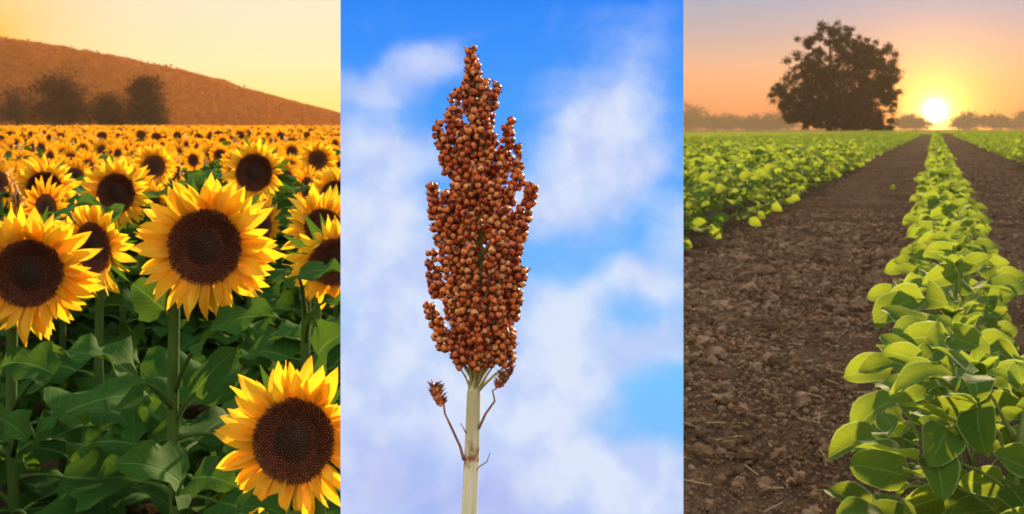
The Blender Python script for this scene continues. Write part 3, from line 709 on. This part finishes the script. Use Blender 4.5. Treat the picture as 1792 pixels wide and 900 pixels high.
# mid-field sunflowers: six whole plants, copied
def joined_head(mb, H, fwd, rd, seed, npet=26, lo=False):
    rs = random.Random(seed); m = frame(H, Vector(fwd).cross(Vector((0, 0, 1))), fwd)
    for i in range(npet):
        an = 6.2832 * (i + rs.uniform(-.35, .35)) / npet; out = Vector((math.cos(an), math.sin(an), 0)); tl = rs.uniform(-.3, .5)
        pm = frame(out * rd * .9 + Vector((0, 0, rd * .05 * (i % 2))), out * math.cos(tl) + Vector((0, 0, math.sin(tl))), Vector((0, 0, 1)), 1)
        b = blade(rd * rs.uniform(.85, 1.3), rd * rs.uniform(.16, .22), petal_prof, 3 if lo else 4, 2, .3, rs.uniform(-.4, .8))
        mb.add(xf(m @ pm, b[0]), b[1], b[2])
def mid_sunflower(seed):
    rs = random.Random(seed); t = thing('sunflower', 'yellow sunflower with dark disc crowded among the many blooms further back in the field', 'sunflower', (0, 0, 0), 0, 'sunflowers crowded in the field behind')
    hz = .98; H = Vector((0, -.05, hz)); fwd = Vector((rs.uniform(-.5, .5), -1, rs.uniform(-.25, .25))).normalized(); rd = rs.uniform(.046, .066)
    pts = [Vector((0, 0, 0)), Vector((.01, .0, .4)), Vector((0, 0, .75))] + bez((0, 0, .85), (0, .02, hz + .03), H - fwd * rd * .36, 4)
    link('stem', MB().add(*tube(pts, [.013, .012, .011] + [.010] * 5, 7)).mesh('stem', M['sun_stem']), t)
    m = frame(H, fwd.cross(Vector((0, 0, 1))), fwd)
    link('disc', DISC_LO, t, m @ Matrix.Scale(rd, 4))
    mb = MB(); joined_head(mb, H, fwd, rd, seed, 34); link('petals', mb.mesh('petals', M['petal_haze_tint']), t)
    for k in range(15):
        z = rs.uniform(.12, .9); an = 2.4 * k + rs.uniform(-.4, .4); ou = Vector((math.cos(an), math.sin(an), rs.uniform(-.1, .3)))
        a = Vector((0, 0, z)) + ou * .10; L = rs.uniform(.24, .35)
        link('leaf', rs.choice(SLF), t, frame(a, ou, (0, -.1, 1), L))
    note_kids(t); return t
protos = [mid_sunflower(300 + i) for i in range(7)]
spots = []; rs = random.Random(99)
yy = 3.0
occupied = [(P(a, 300, D).x, D) for a, D in ((361, 2.3), (52, 2.5), (517, 2.0), (168, 3.1), (588, 2.75), (565, 3.2), (205, 4.2), (446, 4.4), (270, 6), (78, 4.3), (556, 5.6), (590, 4.3))]
while yy < 24:
    x0 = (-140 - 896) / F * yy; x1 = (690 - 896) / F * yy; x = x0 + rs.uniform(0, .4)
    while x < x1:
        X, Y = x + rs.uniform(-.12, .12), yy + rs.uniform(-.2, .2)
        if all((X - ox) ** 2 + (Y - oy) ** 2 > .30 ** 2 for ox, oy in occupied): spots.append((X, Y))
        x += rs.uniform(.36, .50)
    yy += .40
spots.sort(key=lambda s: s[1])
front = spots[:285]; far_sp = spots[285:]
for i, (x, y) in enumerate(front):
    o = protos[i] if i < len(protos) else copy_tree(protos[rs.randrange(len(protos))])
    o.location = (x, y, 0); o.rotation_euler = (0, 0, rs.gauss(0, .75))
    k = (.955 + .004 * y) * rs.uniform(.90, 1.03) * (.92 if y < 3.4 else 1); o.scale = (k, k, k)
# the rest of the field to its far edge: one mass
def far_field():
    pr = []
    for s in range(4):
        mb = MB(); r2 = random.Random(700 + s); fwd = Vector((r2.uniform(-.5, .5), -1, r2.uniform(-.2, .3)))
        joined_head(mb, Vector((0, -.03, 1.0)), fwd, .062, 900 + s, 15, True); hv = np.concatenate(mb.V); hu = np.concatenate(mb.U); hf = np.array(mb.Fc)
        dv = [(0, 0, .02)] + [(math.cos(k * .7854) * .06, math.sin(k * .7854) * .06, .008) for k in range(8)]
        dv = xf(frame(Vector((0, -.03, 1.0)), fwd.cross(Vector((0, 0, 1))), fwd), dv); df = [(0, 1 + k, 1 + (k + 1) % 8) for k in range(8)]
        ml = MB()
        for k in range(5):
            an = r2.uniform(0, 6.28); ou = Vector((math.cos(an), math.sin(an), .1)); z = r2.uniform(.45, .92)
            b = blade(.22, .085, sleaf_prof, 3, 2, .3, .8, bend=.3); ml.add(xf(frame(Vector((0, 0, z)) + ou * .05, ou, (0, 0, 1)), b[0]), b[1], b[2])
        pr.append(((hv, hf, hu), (dv, np.array(df), np.zeros((9, 2))), (np.concatenate(ml.V), np.array(ml.Fc), np.concatenate(ml.U))))
    pts = list(far_sp); y = 24.0
    while y < 118:
        st = .42 + .012 * y; x0 = (-170 - 896) / F * y; x1 = (720 - 896) / F * y
        for x in np.arange(x0, x1, st): pts.append((x + rs.uniform(-.2, .2) * st, y + rs.uniform(-.3, .3) * st))
        y += st
    A = [[[], []] for _ in range(3)]; offs = [0, 0, 0]; Us = [[], [], []]
    pts = np.array(pts); which = rng.integers(0, 4, len(pts))
    for s in range(4):
        pp = pts[which == s]; n = len(pp); rz = rng.normal(0, .8, n); k = (1.0 + .0032 * pp[:, 1]) * rng.uniform(.88, 1.06, n); k2 = k * (1 + .006 * pp[:, 1])
        m = np.zeros((n, 3, 4)); c, s_ = np.cos(rz), np.sin(rz); m[:, 0, 0] = c * k2; m[:, 0, 1] = -s_ * k2; m[:, 1, 0] = s_ * k2; m[:, 1, 1] = c * k2; m[:, 2, 2] = k; m[:, 0, 3] = pp[:, 0]; m[:, 1, 3] = pp[:, 1]
        for j in range(3):
            W, FF, UU = repeat(*pr[s][j], m); A[j][0].append(W); A[j][1].append(FF + offs[j]); Us[j].append(UU); offs[j] += len(W)
    root = link('sunflower_field', big_mesh('sunflower_field', np.concatenate(A[0][0]), np.concatenate(A[0][1]), M['petal_haze_tint'], np.concatenate(Us[0]), True), kind='stuff',
                label='distant mass of yellow sunflowers stretching to the foot of the hill', category='sunflower field')
    link('discs', big_mesh('discs', np.concatenate(A[1][0]), np.concatenate(A[1][1]), M['far_disc'], np.concatenate(Us[1]), True), root, kind='stuff')
    link('leaves', big_mesh('leaves', np.concatenate(A[2][0]), np.concatenate(A[2][1]), M['sun_leaf'], np.concatenate(Us[2]), True), root, kind='stuff')
far_field()

# ------------------------------------------------------------------ soybean rows
def soy_prof(t): return math.sin(math.pi * min(1, max(0, t)) ** .75) ** .55 * (1 - .22 * t)
BL = []
for k in range(8):
    r = random.Random(k + 500)
    BL.append(blade(1, r.uniform(.31, .39), soy_prof, 8, 4, r.uniform(.05, .5), r.uniform(.1, 1.1), r.uniform(.05, .16), 1.5, r.uniform(-.3, .3), 0, r.uniform(0, 6), bend=r.uniform(.0, .3)))
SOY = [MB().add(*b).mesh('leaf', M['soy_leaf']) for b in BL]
def soy_layout(seed, hgt=.6, ntri=8, leafL=(.125, .18), spread=.17):
    """stem path, petiole paths and leaf frames of a bushy young plant"""
    rs = random.Random(seed); tubes = []; leaves = []
    stem = [Vector((0, 0, -.03)), Vector((rs.uniform(-.02, .02), rs.uniform(-.02, .02), hgt * .35)), Vector((rs.uniform(-.03, .03), rs.uniform(-.03, .03), hgt * .65)), Vector((rs.uniform(-.03, .03), 0, hgt * .92))]
    tubes.append((stem, [.008, .007, .006, .004]))
    for i in range(ntri):
        f = (i + .6) / ntri; z = hgt * (.12 + .80 * f); an = 2.4 * i + rs.uniform(-.5, .5); rad = spread * (1.05 - .55 * f) * rs.uniform(.75, 1.2)
        p0 = Vector((0, 0, z * .85)); e = Vector((math.cos(an) * rad, math.sin(an) * rad, z + hgt * rs.uniform(.02, .16)))
        tubes.append((bez(p0, (p0 + e) / 2 + Vector((0, 0, .04)), e, 4), [.0045, .004, .0035, .003, .0025]))
        out = Vector((math.cos(an), math.sin(an), 0)); L = rs.uniform(*leafL)
        for j, da in enumerate((0, 1.25, -1.25)):
            o2 = Vector((math.cos(an + da), math.sin(an + da), rs.uniform(-.35, .45) if j else rs.uniform(-.55, .35)))
            st = e + (out * .05 if j == 0 else out * .008)
            up = Vector((rs.uniform(-.6, .6), rs.uniform(-1.3, .1), rs.uniform(.4, 1)))
            leaves.append((rs.randrange(len(BL)), frame(st, o2, up, L * (1.0 if j == 0 else .88))))
        tubes.append(([e, e + out * .05], [.0025, .002]))
    top = stem[-1]
    for j in range(5):
        an = j * 1.26 + rs.uniform(-.3, .3); o2 = Vector((math.cos(an), math.sin(an), rs.uniform(.5, 1.6))); leaves.append((rs.randrange(len(BL)), frame(top, o2, Vector((math.cos(an), math.sin(an), .2)) * -1 + Vector((0, 0, .6)), rs.uniform(.07, .12))))
    return tubes, leaves
SOY_LABEL = 'leafy green soybean plant growing in a crop row beside bare soil'
def soy_near(seed, **kw):
    t = thing('soybean_plant', SOY_LABEL, 'soybean plant', (0, 0, 0), 0, 'soybean plants in the rows')
    tb, lv = soy_layout(seed, **kw); mb = MB()
    for p, r in tb: mb.add(*tube(p, r, 6))
    link('stem', mb.mesh('stem', M['soy_stem']), t)
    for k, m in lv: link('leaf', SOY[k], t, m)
    note_kids(t); return t
LOW = [blade(1, .34, soy_prof, 2, 2, .2, .5 + .1 * k, .08, bend=.2, ph=k) for k in range(3)]
def soy_joined(seed, low=False):
    tb, lv = soy_layout(seed, ntri=10 if not low else 9, leafL=(.105, .16) if not low else (.09, .14)); st = MB(); fo = MB()
    for p, r in tb[:1] if low else tb: st.add(*tube(p, r, 4, False))
    for k, m in lv:
        b = LOW[k % 3] if low else BL[k]; fo.add(xf(m, b[0]), b[1], b[2])
    return st, fo
def soy_mid(seed):
    t = thing('soybean_plant', 'leafy green soybean plant further along the crop rows', 'soybean plant', (0, 0, 0), 0, 'soybean plants further along the rows'); st, fo = soy_joined(seed)
    link('stem', st.mesh('stem', M['soy_stem']), t); link('foliage', fo.mesh('foliage', M['soy_leaf']), t); note_kids(t); return t
rs = random.Random(314); soy = []
def row(c, D0, D1, step, jit):
    D = D0
    while D < D1:
        soy.append((c + rs.uniform(-jit, jit), D)); D += step * rs.uniform(.8, 1.2)
row(.11, 3.1, 15, .56, .06); row(.11, 15, 170, .42, .05)
for k, c in enumerate([-2.7, -5.2] + [-5.2 - 2.45 * j for j in range(1, 13)]):
    D0 = -c * F / (1637 - 1120); end = 130
    for off in ((-.26, .2) if c > -10 else (-.4, .35)): row(c + off, D0, end + 1.0 * D0 * .8, .42 + .05 * k, .16)
for c in (3.01, 5.6, 8.2, 10.8, 13.4):
    D0 = c * F / (1850 - 1637)
    for off in (-.22, .25): row(c + off, D0, 150, .5, .14)
END = lambda px: float(np.interp(px, [1100, 1196, 1400, 1560, 1640, 1900], [50, 56, 82, 130, 190, 170]))
soy = [(c, D) for c, D in soy if abs(c) < 1 or D < END(1637 + c * F / D)]
soy.sort(key=lambda s: s[1])
nearp = [soy_near(800 + i) for i in range(6)]; midp = [soy_mid(850 + i) for i in range(6)]
un, um = 0, 0
for i, (c, D) in enumerate(soy[:300]):
    x = c + TAN * D
    if i < 62:
        o = nearp[un] if un < 6 else copy_tree(nearp[rs.randrange(6)]); un += 1
    else:
        o = midp[um] if um < 6 else copy_tree(midp[rs.randrange(6)]); um += 1
    k = rs.uniform(.88, 1.12) * (1.0 if abs(c) < 1 else 1.18)
    o.location = (x, D, .03); o.rotation_euler = (0, 0, rs.uniform(-.6, .6)); o.scale = (k, k, k * rs.uniform(.92, 1.08))
# two hand-set plants in the right foreground, the bushiest in view
for (px, D, sd_, hg, lab) in ((1700, 2.66, 901, .62, 'big foreground soybean plant with leaves reaching left over the dark soil'), (1775, 2.45, 902, .62, 'foreground soybean plant cut by the right edge of the view')):
    t = soy_near(sd_, hgt=hg, ntri=18, leafL=(.11, .16), spread=.23); t['label'] = lab; t.location = ((px - 896) / F * D, D, .02)
ORD = ['first', 'second', 'third', 'fourth', 'fifth', 'sixth', 'seventh', 'eighth', 'ninth', 'tenth', 'eleventh', 'twelfth']
def count_off(sel, text):
    for k, o in enumerate(sorted(sel, key=lambda o: o.location.y)[:12]): o['label'] = text % ORD[k]
placed = [o for o in bpy.data.objects if o.name.startswith('soybean_plant') and 'foreground' not in o['label']]
off = lambda o: o.location.x - TAN * o.location.y
count_off([o for o in placed if abs(off(o) - .11) < .3], '%s soybean plant behind the foreground pair in the row leading to the sun')
count_off([o for o in placed if -2.75 < off(o) < -2.2 and o.location.y > 11.5], '%s soybean plant from the sky panel along the bare soil edge of the left bed')
def soy_far():
    pts = np.array(soy[300:]); A = [[], []]; Us = []; off = 0
    vv = [soy_joined(870 + i, True) for i in range(4)]; wh = rng.integers(0, 4, len(pts))
    for s in range(4):
        fo = vv[s][1]; V, Fq, U = np.concatenate(fo.V), np.array(fo.Fc), np.concatenate(fo.U); pp = pts[wh == s]; n = len(pp)
        rz = rng.uniform(0, 6.28, n); k = rng.uniform(.85, 1.1, n) * (1.08 + .004 * np.clip(pp[:, 1] - 30, 0, 100)); m = np.zeros((n, 3, 4)); c, s_ = np.cos(rz), np.sin(rz)
        m[:, 0, 0] = c * k; m[:, 0, 1] = -s_ * k; m[:, 1, 0] = s_ * k; m[:, 1, 1] = c * k; m[:, 2, 2] = k * .95; m[:, 0, 3] = pp[:, 0] + TAN * pp[:, 1]; m[:, 1, 3] = pp[:, 1]
        W, FF, UU = repeat(V, Fq, U, m); A[0].append(W); A[1].append(FF + off); Us.append(UU); off += len(W)
    link('soybean_field', big_mesh('soybean_field', np.concatenate(A[0]), np.concatenate(A[1]), M['soy_far'], np.concatenate(Us), True), kind='stuff',
         label='distant rows of soybean merging into one green field', category='soybean field')
soy_far()

# ------------------------------------------------------------------ soil clods
def clods():
    V1 = np.array([(1, 0, 0), (-1, 0, 0), (0, 1, 0), (0, -1, 0), (0, 0, 1), (0, 0, -1)], float) * 1.15; F1 = [(0, 2, 4), (2, 1, 4), (1, 3, 4), (3, 0, 4), (2, 0, 5), (1, 2, 5), (3, 1, 5), (0, 3, 5)]; V2, F2 = ico2(); out = []
    def scatter(n, s0, s1, t0, t1, r0, r1, V, Fc, pw):
        s = rng.uniform(s0, s1, n); tt = t0 * (t1 / t0) ** rng.uniform(0, 1, n); rad = r0 * (r1 / r0) ** (rng.uniform(0, 1, n) ** pw)
        rad *= np.clip(tt / 4.5, .8, 2.0)
        m = np.zeros((n, 3, 4)); m[:, :, :3] = rot_batch(n, rad); m[:, 2, :3] *= .75; m[:, 0, 3] = s + TAN * tt; m[:, 1, 3] = tt; m[:, 2, 3] = rad * .25 + rng.uniform(-.01, .02, n)
        W, FF, _ = repeat(V, Fc, None, m)
        W = W + rng.normal(size=W.shape) * np.repeat(rad, len(V))[:, None] * .19
        return W, FF
    parts = [scatter(46000, -2.6, .1, 2.9, 16, .0035, .0105, V1, F1, 1.3), scatter(2600, -2.6, .1, 2.9, 14, .009, .020, V2, F2, 2.2), scatter(300, -2.5, 0, 2.9, 13, .020, .036, V2, F2, 2.5), scatter(6000, .1, 3.0, 3.6, 34, .006, .018, V1, F1, 1.2), scatter(9000, -2.7, 3.0, 12, 60, .004, .011, V1, F1, 1.4)]
    Vs, Fs, off = [], [], 0
    for W, FF in parts: Vs.append(W); Fs.append(FF + off); off += len(W)
    link('gravel', big_mesh('gravel', np.concatenate(Vs), np.concatenate(Fs), M['clod'], None, False), kind='stuff', label='crumbly brown clods covering the bare soil strip', category='soil clods')
    # the biggest clods lie about singly
    ms = []
    for k in range(5):
        W = V2 * (1 + rng.normal(size=(len(V2), 1)) * .12) * np.array([1, rng.uniform(.7, 1), rng.uniform(.55, .8)]); mb = MB(); mb.add(W, F2); ms.append(mb.mesh('soil_clod', M['clod'], False))
    r2 = random.Random(77); spots_ = [(1208, 515, .032), (1232, 800, .045), (1275, 785, .03), (1240, 590, .03), (1290, 560, .022), (1345, 530, .02), (1300, 640, .025), (1365, 800, .03), (1450, 650, .028), (1440, 780, .024), (1225, 660, .026), (1400, 700, .022), (1330, 735, .02), (1410, 430, .05), (1500, 520, .025), (1262, 700, .025), (1210, 745, .03), (1390, 600, .022), (1340, 850, .024), (1460, 860, .02)]
    for i, (px, py, r) in enumerate(spots_):
        D = CH * F / (py - HY); o = link('soil_clod', ms[i % 5], label='lump of dry brown earth standing out larger among the crumbs of the bare strip', category='clod', group='larger clods on the bare strip')
        o.location = ((px - 896) / F * D, D, r * .4); o.rotation_euler = (r2.uniform(-.4, .4), r2.uniform(-.4, .4), r2.uniform(0, 6)); o.scale = (r, r, r)
clods()

def straw():
    n = 260; sS = rng.uniform(-2.4, -.1, n); tt = 3 * (5 ** rng.uniform(0, 1, n)); a = rng.uniform(0, 6.28, n); L = rng.uniform(.03, .11, n); m = np.zeros((n, 3, 4))
    m[:, 0, 0] = np.cos(a) * L; m[:, 1, 0] = np.sin(a) * L; m[:, 2, 0] = rng.uniform(-.02, .03, n); m[:, 0, 1] = -np.sin(a) * .0035; m[:, 1, 1] = np.cos(a) * .0035; m[:, 2, 2] = .0035
    m[:, 0, 3] = sS + TAN * tt; m[:, 1, 3] = tt; m[:, 2, 3] = .025
    V = [(0, -.5, 0), (0, .5, 0), (0, 0, .8), (1, -.5, 0), (1, .5, 0), (1, 0, .8)]
    W, FF, _ = repeat(V, [(0, 3, 5, 2), (1, 2, 5, 4), (0, 1, 4, 3)], None, m)
    link('straw', big_mesh('straw', W, FF, M['straw'], None, False), kind='stuff', label='thin bits of dry straw scattered over the bare soil', category='straw')
straw()
for i, (px, py, lab) in enumerate([(1562, 334, 'small weed sprouting alone in the middle of the bare strip'), (1318, 392, 'small weed seedling on the bare soil just beside the left crop row'), (1490, 800, 'low weed seedling in dark soil beside the foreground soybean plant'), (1525, 850, 'larger weed seedling in the shade under the foreground soybean plant')]):
    D = CH * F / (py - HY); r2 = random.Random(i); t = thing('weed', lab, 'weed', ((px - 896) / F * D, D, .01))
    for k in range(9):
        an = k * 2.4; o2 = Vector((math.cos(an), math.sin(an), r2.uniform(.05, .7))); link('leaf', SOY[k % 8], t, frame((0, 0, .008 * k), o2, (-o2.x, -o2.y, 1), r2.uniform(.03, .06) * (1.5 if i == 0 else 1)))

# ------------------------------------------------------------------ trees and grass
def tree(name, label, lobes, D, n_leaf, leaf, mat, trunk_px, seed, group=None, depth=.7, limbs=True, shell=.35, fine=330):
    """lobes: (px, py, rx, ry) of the crown as seen; leaves fill clumps spread through each lobe's volume"""
    rs = np.random.default_rng(seed); u = D / F; base = Vector(((trunk_px - 896) * u, D, -.05)); t = thing(name, label, 'tree', base, 0, group)
    lobes = [(a, b, c * (1.12 if c < 21 else 1.0), e * (1.15 if e < 16 else 1.0)) for a, b, c, e in lobes]
    area = np.array([l[2] * l[3] for l in lobes], float); area = area ** .85; area /= area.sum(); cs = []
    top = min(lobes, key=lambda l: l[1]); tk = MB()
    def W(px, py, dy=0.0): return Vector(((px - 896) * u, D + dy, CH - (py - HY) * u)) - base
    apex = W(top[0], top[1]); hgt = apex.z; r0 = hgt * .028
    trunk = bez((0, 0, 0), (0, 0, hgt * .5), apex, 6); tk.add(*tube(trunk, [r0 * (1 - .13 * i) for i in range(7)], 8, False))
    lm = MB()
    for (px, py, rx, ry), a in zip(lobes, area):
        c = W(px, py, rs.uniform(-.35, .35) * rx * u); k = max(6, int(a * fine)); st = trunk[2 if c.z < hgt * .6 else 3]
        lm.add(*tube(bez(st, (st + c) / 2 + Vector((0, 0, -.06 * hgt)), c, 4), [r0 * .45, r0 * .36, r0 * .27, r0 * .18, r0 * .1], 5, False))
        for _ in range(k):
            v = rs.normal(size=3) * .56; v *= min(1, 1.25 / np.linalg.norm(v))
            cc = c + Vector((v[0] * rx * u, v[1] * rx * u * depth, v[2] * ry * u)); cs.append((cc, min(rx, ry) * u * (rs.uniform(.25, .6) if fine < 400 else rs.uniform(.16, .42)) + leaf * .8))
            if limbs and rs.random() < .5: lm.add(*tube([c, (c + cc) / 2 + Vector((0, 0, .02 * hgt)), cc], [r0 * .14, r0 * .09, r0 * .04], 4, False))
    link('trunk', tk.mesh('trunk', M['bark']), t); link('limbs', lm.mesh('limbs', M['bark']), t, kind='stuff')
    lb = np.array([c.z for c, _ in cs]); per = max(4, n_leaf // len(cs)); n = per * len(cs); C = np.repeat(np.array([tuple(c) for c, _ in cs]), per, 0); Rr = np.repeat([r for _, r in cs], per)
    v = rs.normal(size=(n, 3)) * .55 * rs.uniform(.5, 1.25, (n, 1)); pos = C + v * Rr[:, None] * np.array([1, 1, .8])
    m = np.zeros((n, 3, 4)); m[:, :, :3] = rot_batch(n, leaf * rs.uniform(.6, 1.3, n)); m[:, :, 3] = pos
    m[:, 2, 3] = np.maximum(m[:, 2, 3], .1)
    Wv, FF, UU = repeat([(0, 0, 0), (.5, -.32, .08), (1, 0, 0), (.5, .32, .08)], [(0, 1, 2, 3)], [(0, .5), (.5, 0), (1, .5), (.5, 1)], m)
    link('crown', big_mesh('crown', Wv, FF, M[mat], UU, False), t)
    return t
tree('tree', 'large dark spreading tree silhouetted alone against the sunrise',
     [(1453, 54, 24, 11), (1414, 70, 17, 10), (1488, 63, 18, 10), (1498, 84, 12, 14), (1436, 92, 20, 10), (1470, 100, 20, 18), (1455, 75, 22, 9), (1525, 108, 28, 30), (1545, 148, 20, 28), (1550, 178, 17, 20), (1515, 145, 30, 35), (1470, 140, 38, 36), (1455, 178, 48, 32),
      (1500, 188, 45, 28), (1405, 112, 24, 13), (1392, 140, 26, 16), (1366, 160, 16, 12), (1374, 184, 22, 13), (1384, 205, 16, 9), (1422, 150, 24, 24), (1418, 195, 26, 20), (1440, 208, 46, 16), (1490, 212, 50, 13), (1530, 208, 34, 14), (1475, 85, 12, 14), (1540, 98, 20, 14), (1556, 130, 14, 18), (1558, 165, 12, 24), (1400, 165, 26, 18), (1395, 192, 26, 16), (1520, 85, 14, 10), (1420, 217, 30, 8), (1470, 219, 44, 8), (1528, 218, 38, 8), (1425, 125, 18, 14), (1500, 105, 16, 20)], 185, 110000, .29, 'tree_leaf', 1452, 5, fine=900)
for lobes, D, tp, sd_, lab in [
    ([(110, 148, 30, 26), (95, 170, 32, 30), (128, 178, 26, 28), (80, 195, 34, 22), (118, 200, 36, 20)], 150, 108, 21, 'broad dusky tree, taller of two before the hill, on the left'),
    ([(252, 150, 20, 16), (256, 172, 24, 22), (268, 192, 20, 20), (240, 200, 18, 16), (258, 206, 28, 12)], 150, 255, 22, 'dark upright tree standing right of the low bushes before the hill')]:
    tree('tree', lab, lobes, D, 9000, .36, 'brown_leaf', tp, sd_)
for lobes, D, tp, sd_, lab in [
    ([(185, 182, 22, 16), (172, 198, 24, 16), (200, 200, 20, 14)], 155, 186, 31, 'low dusky bushy tree between the two taller trees before the hill'),
    ([(218, 196, 18, 12), (212, 208, 20, 10)], 155, 215, 32, 'smallest bush at the foot of the dark upright tree before the hill'),
    ([(30, 176, 34, 20), (20, 200, 50, 18), (45, 200, 30, 18)], 160, 30, 33, 'hazy tree at the far left edge before the hill')]:
    tree('tree', lab, lobes, D, 4500, .36, 'brown_leaf', tp, sd_)
FT = [([(1208, 203, 20, 14), (1200, 214, 26, 9), (1224, 213, 16, 9)], 1210, 'tallest of the misty horizon trees, rounded, beside the panel edge'), ([(1246, 213, 22, 8), (1254, 218, 26, 6)], 1250, 'low misty tree second from the panel on the horizon'),
      ([(1280, 212, 18, 8), (1288, 218, 26, 6)], 1282, 'wide misty tree in the middle of the left horizon line'), ([(1317, 213, 10, 8), (1318, 219, 14, 6)], 1317, 'small round misty tree with gaps on both sides on the left horizon'),
      ([(1352, 211, 20, 9), (1345, 218, 24, 7), (1376, 218, 20, 6)], 1352, 'misty tree under the left boughs of the large silhouetted tree'), ([(1586, 213, 24, 8), (1600, 218, 26, 6)], 1590, 'misty tree between the silhouetted tree and the sun'),
      ([(1697, 210, 14, 9), (1690, 217, 26, 7)], 1697, 'glowing misty tree first to the right of the sun'), ([(1736, 211, 20, 8), (1748, 217, 26, 6)], 1738, 'glowing wide misty tree second to the right of the sun'), ([(1797, 210, 16, 11), (1790, 217, 22, 7)], 1795, 'misty tree at the right edge of the horizon')]
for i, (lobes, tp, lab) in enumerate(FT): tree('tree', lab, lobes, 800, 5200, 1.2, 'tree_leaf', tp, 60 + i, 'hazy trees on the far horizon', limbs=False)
def grass():
    n = 30000; px = 1130 + rng.uniform(0, 1, n) * 720
    D = np.interp(px, [1100, 1196, 1400, 1560, 1640, 1900], [50, 56, 82, 130, 190, 170]) + 1.0 + rng.uniform(0, 1, n) ** 2 * 60
    h = rng.uniform(.5, 1.05, n) * np.where(px < 1600, 1.0, .7); m = np.zeros((n, 3, 4)); a = rng.uniform(0, 6.28, n); wd = rng.uniform(.10, .22, n)
    m[:, 0, 0] = np.cos(a) * wd; m[:, 1, 0] = np.sin(a) * wd; m[:, 0, 1] = -np.sin(a) * wd; m[:, 1, 1] = np.cos(a) * wd
    m[:, 0, 2] = rng.uniform(-.3, .3, n) * h; m[:, 1, 2] = rng.uniform(-.3, .3, n) * h; m[:, 2, 2] = h; m[:, 0, 3] = (px - 896) / F * D; m[:, 1, 3] = D; m[:, 2, 3] = -.05
    W, FF, UU = repeat([(-.5, 0, 0), (.5, 0, 0), (.3, .1, .6), (0, .3, 1), (-.3, .1, .6)], [(0, 1, 2, 3, 4)], [(0, 0), (0, 1), (.6, .8), (1, .5), (.6, .2)], m)
    link('grass', big_mesh('grass', W, FF, M['grass'], UU, False), kind='stuff', label='strip of tall green grass along the far edge of the crop', category='grass')
grass()

# ------------------------------------------------------------------ haze
def haze():
    V, Fc = box(-760, 760, -60, 1010, -1.1, 60); o = link('haze', MB().add(V, Fc).mesh('haze', [], False), kind='stuff')
    m, n = new_mat('haze_air'); pv = n.n('ShaderNodeVolumePrincipled'); pv.inputs['Color'].default_value = (1, .74, .46, 1)
    pv.inputs['Density'].default_value = .00020; pv.inputs['Anisotropy'].default_value = .2
    ou = n.n('ShaderNodeOutputMaterial'); n.l(pv.outputs[0], ou.inputs['Volume']); o.data.materials.append(m)
haze()
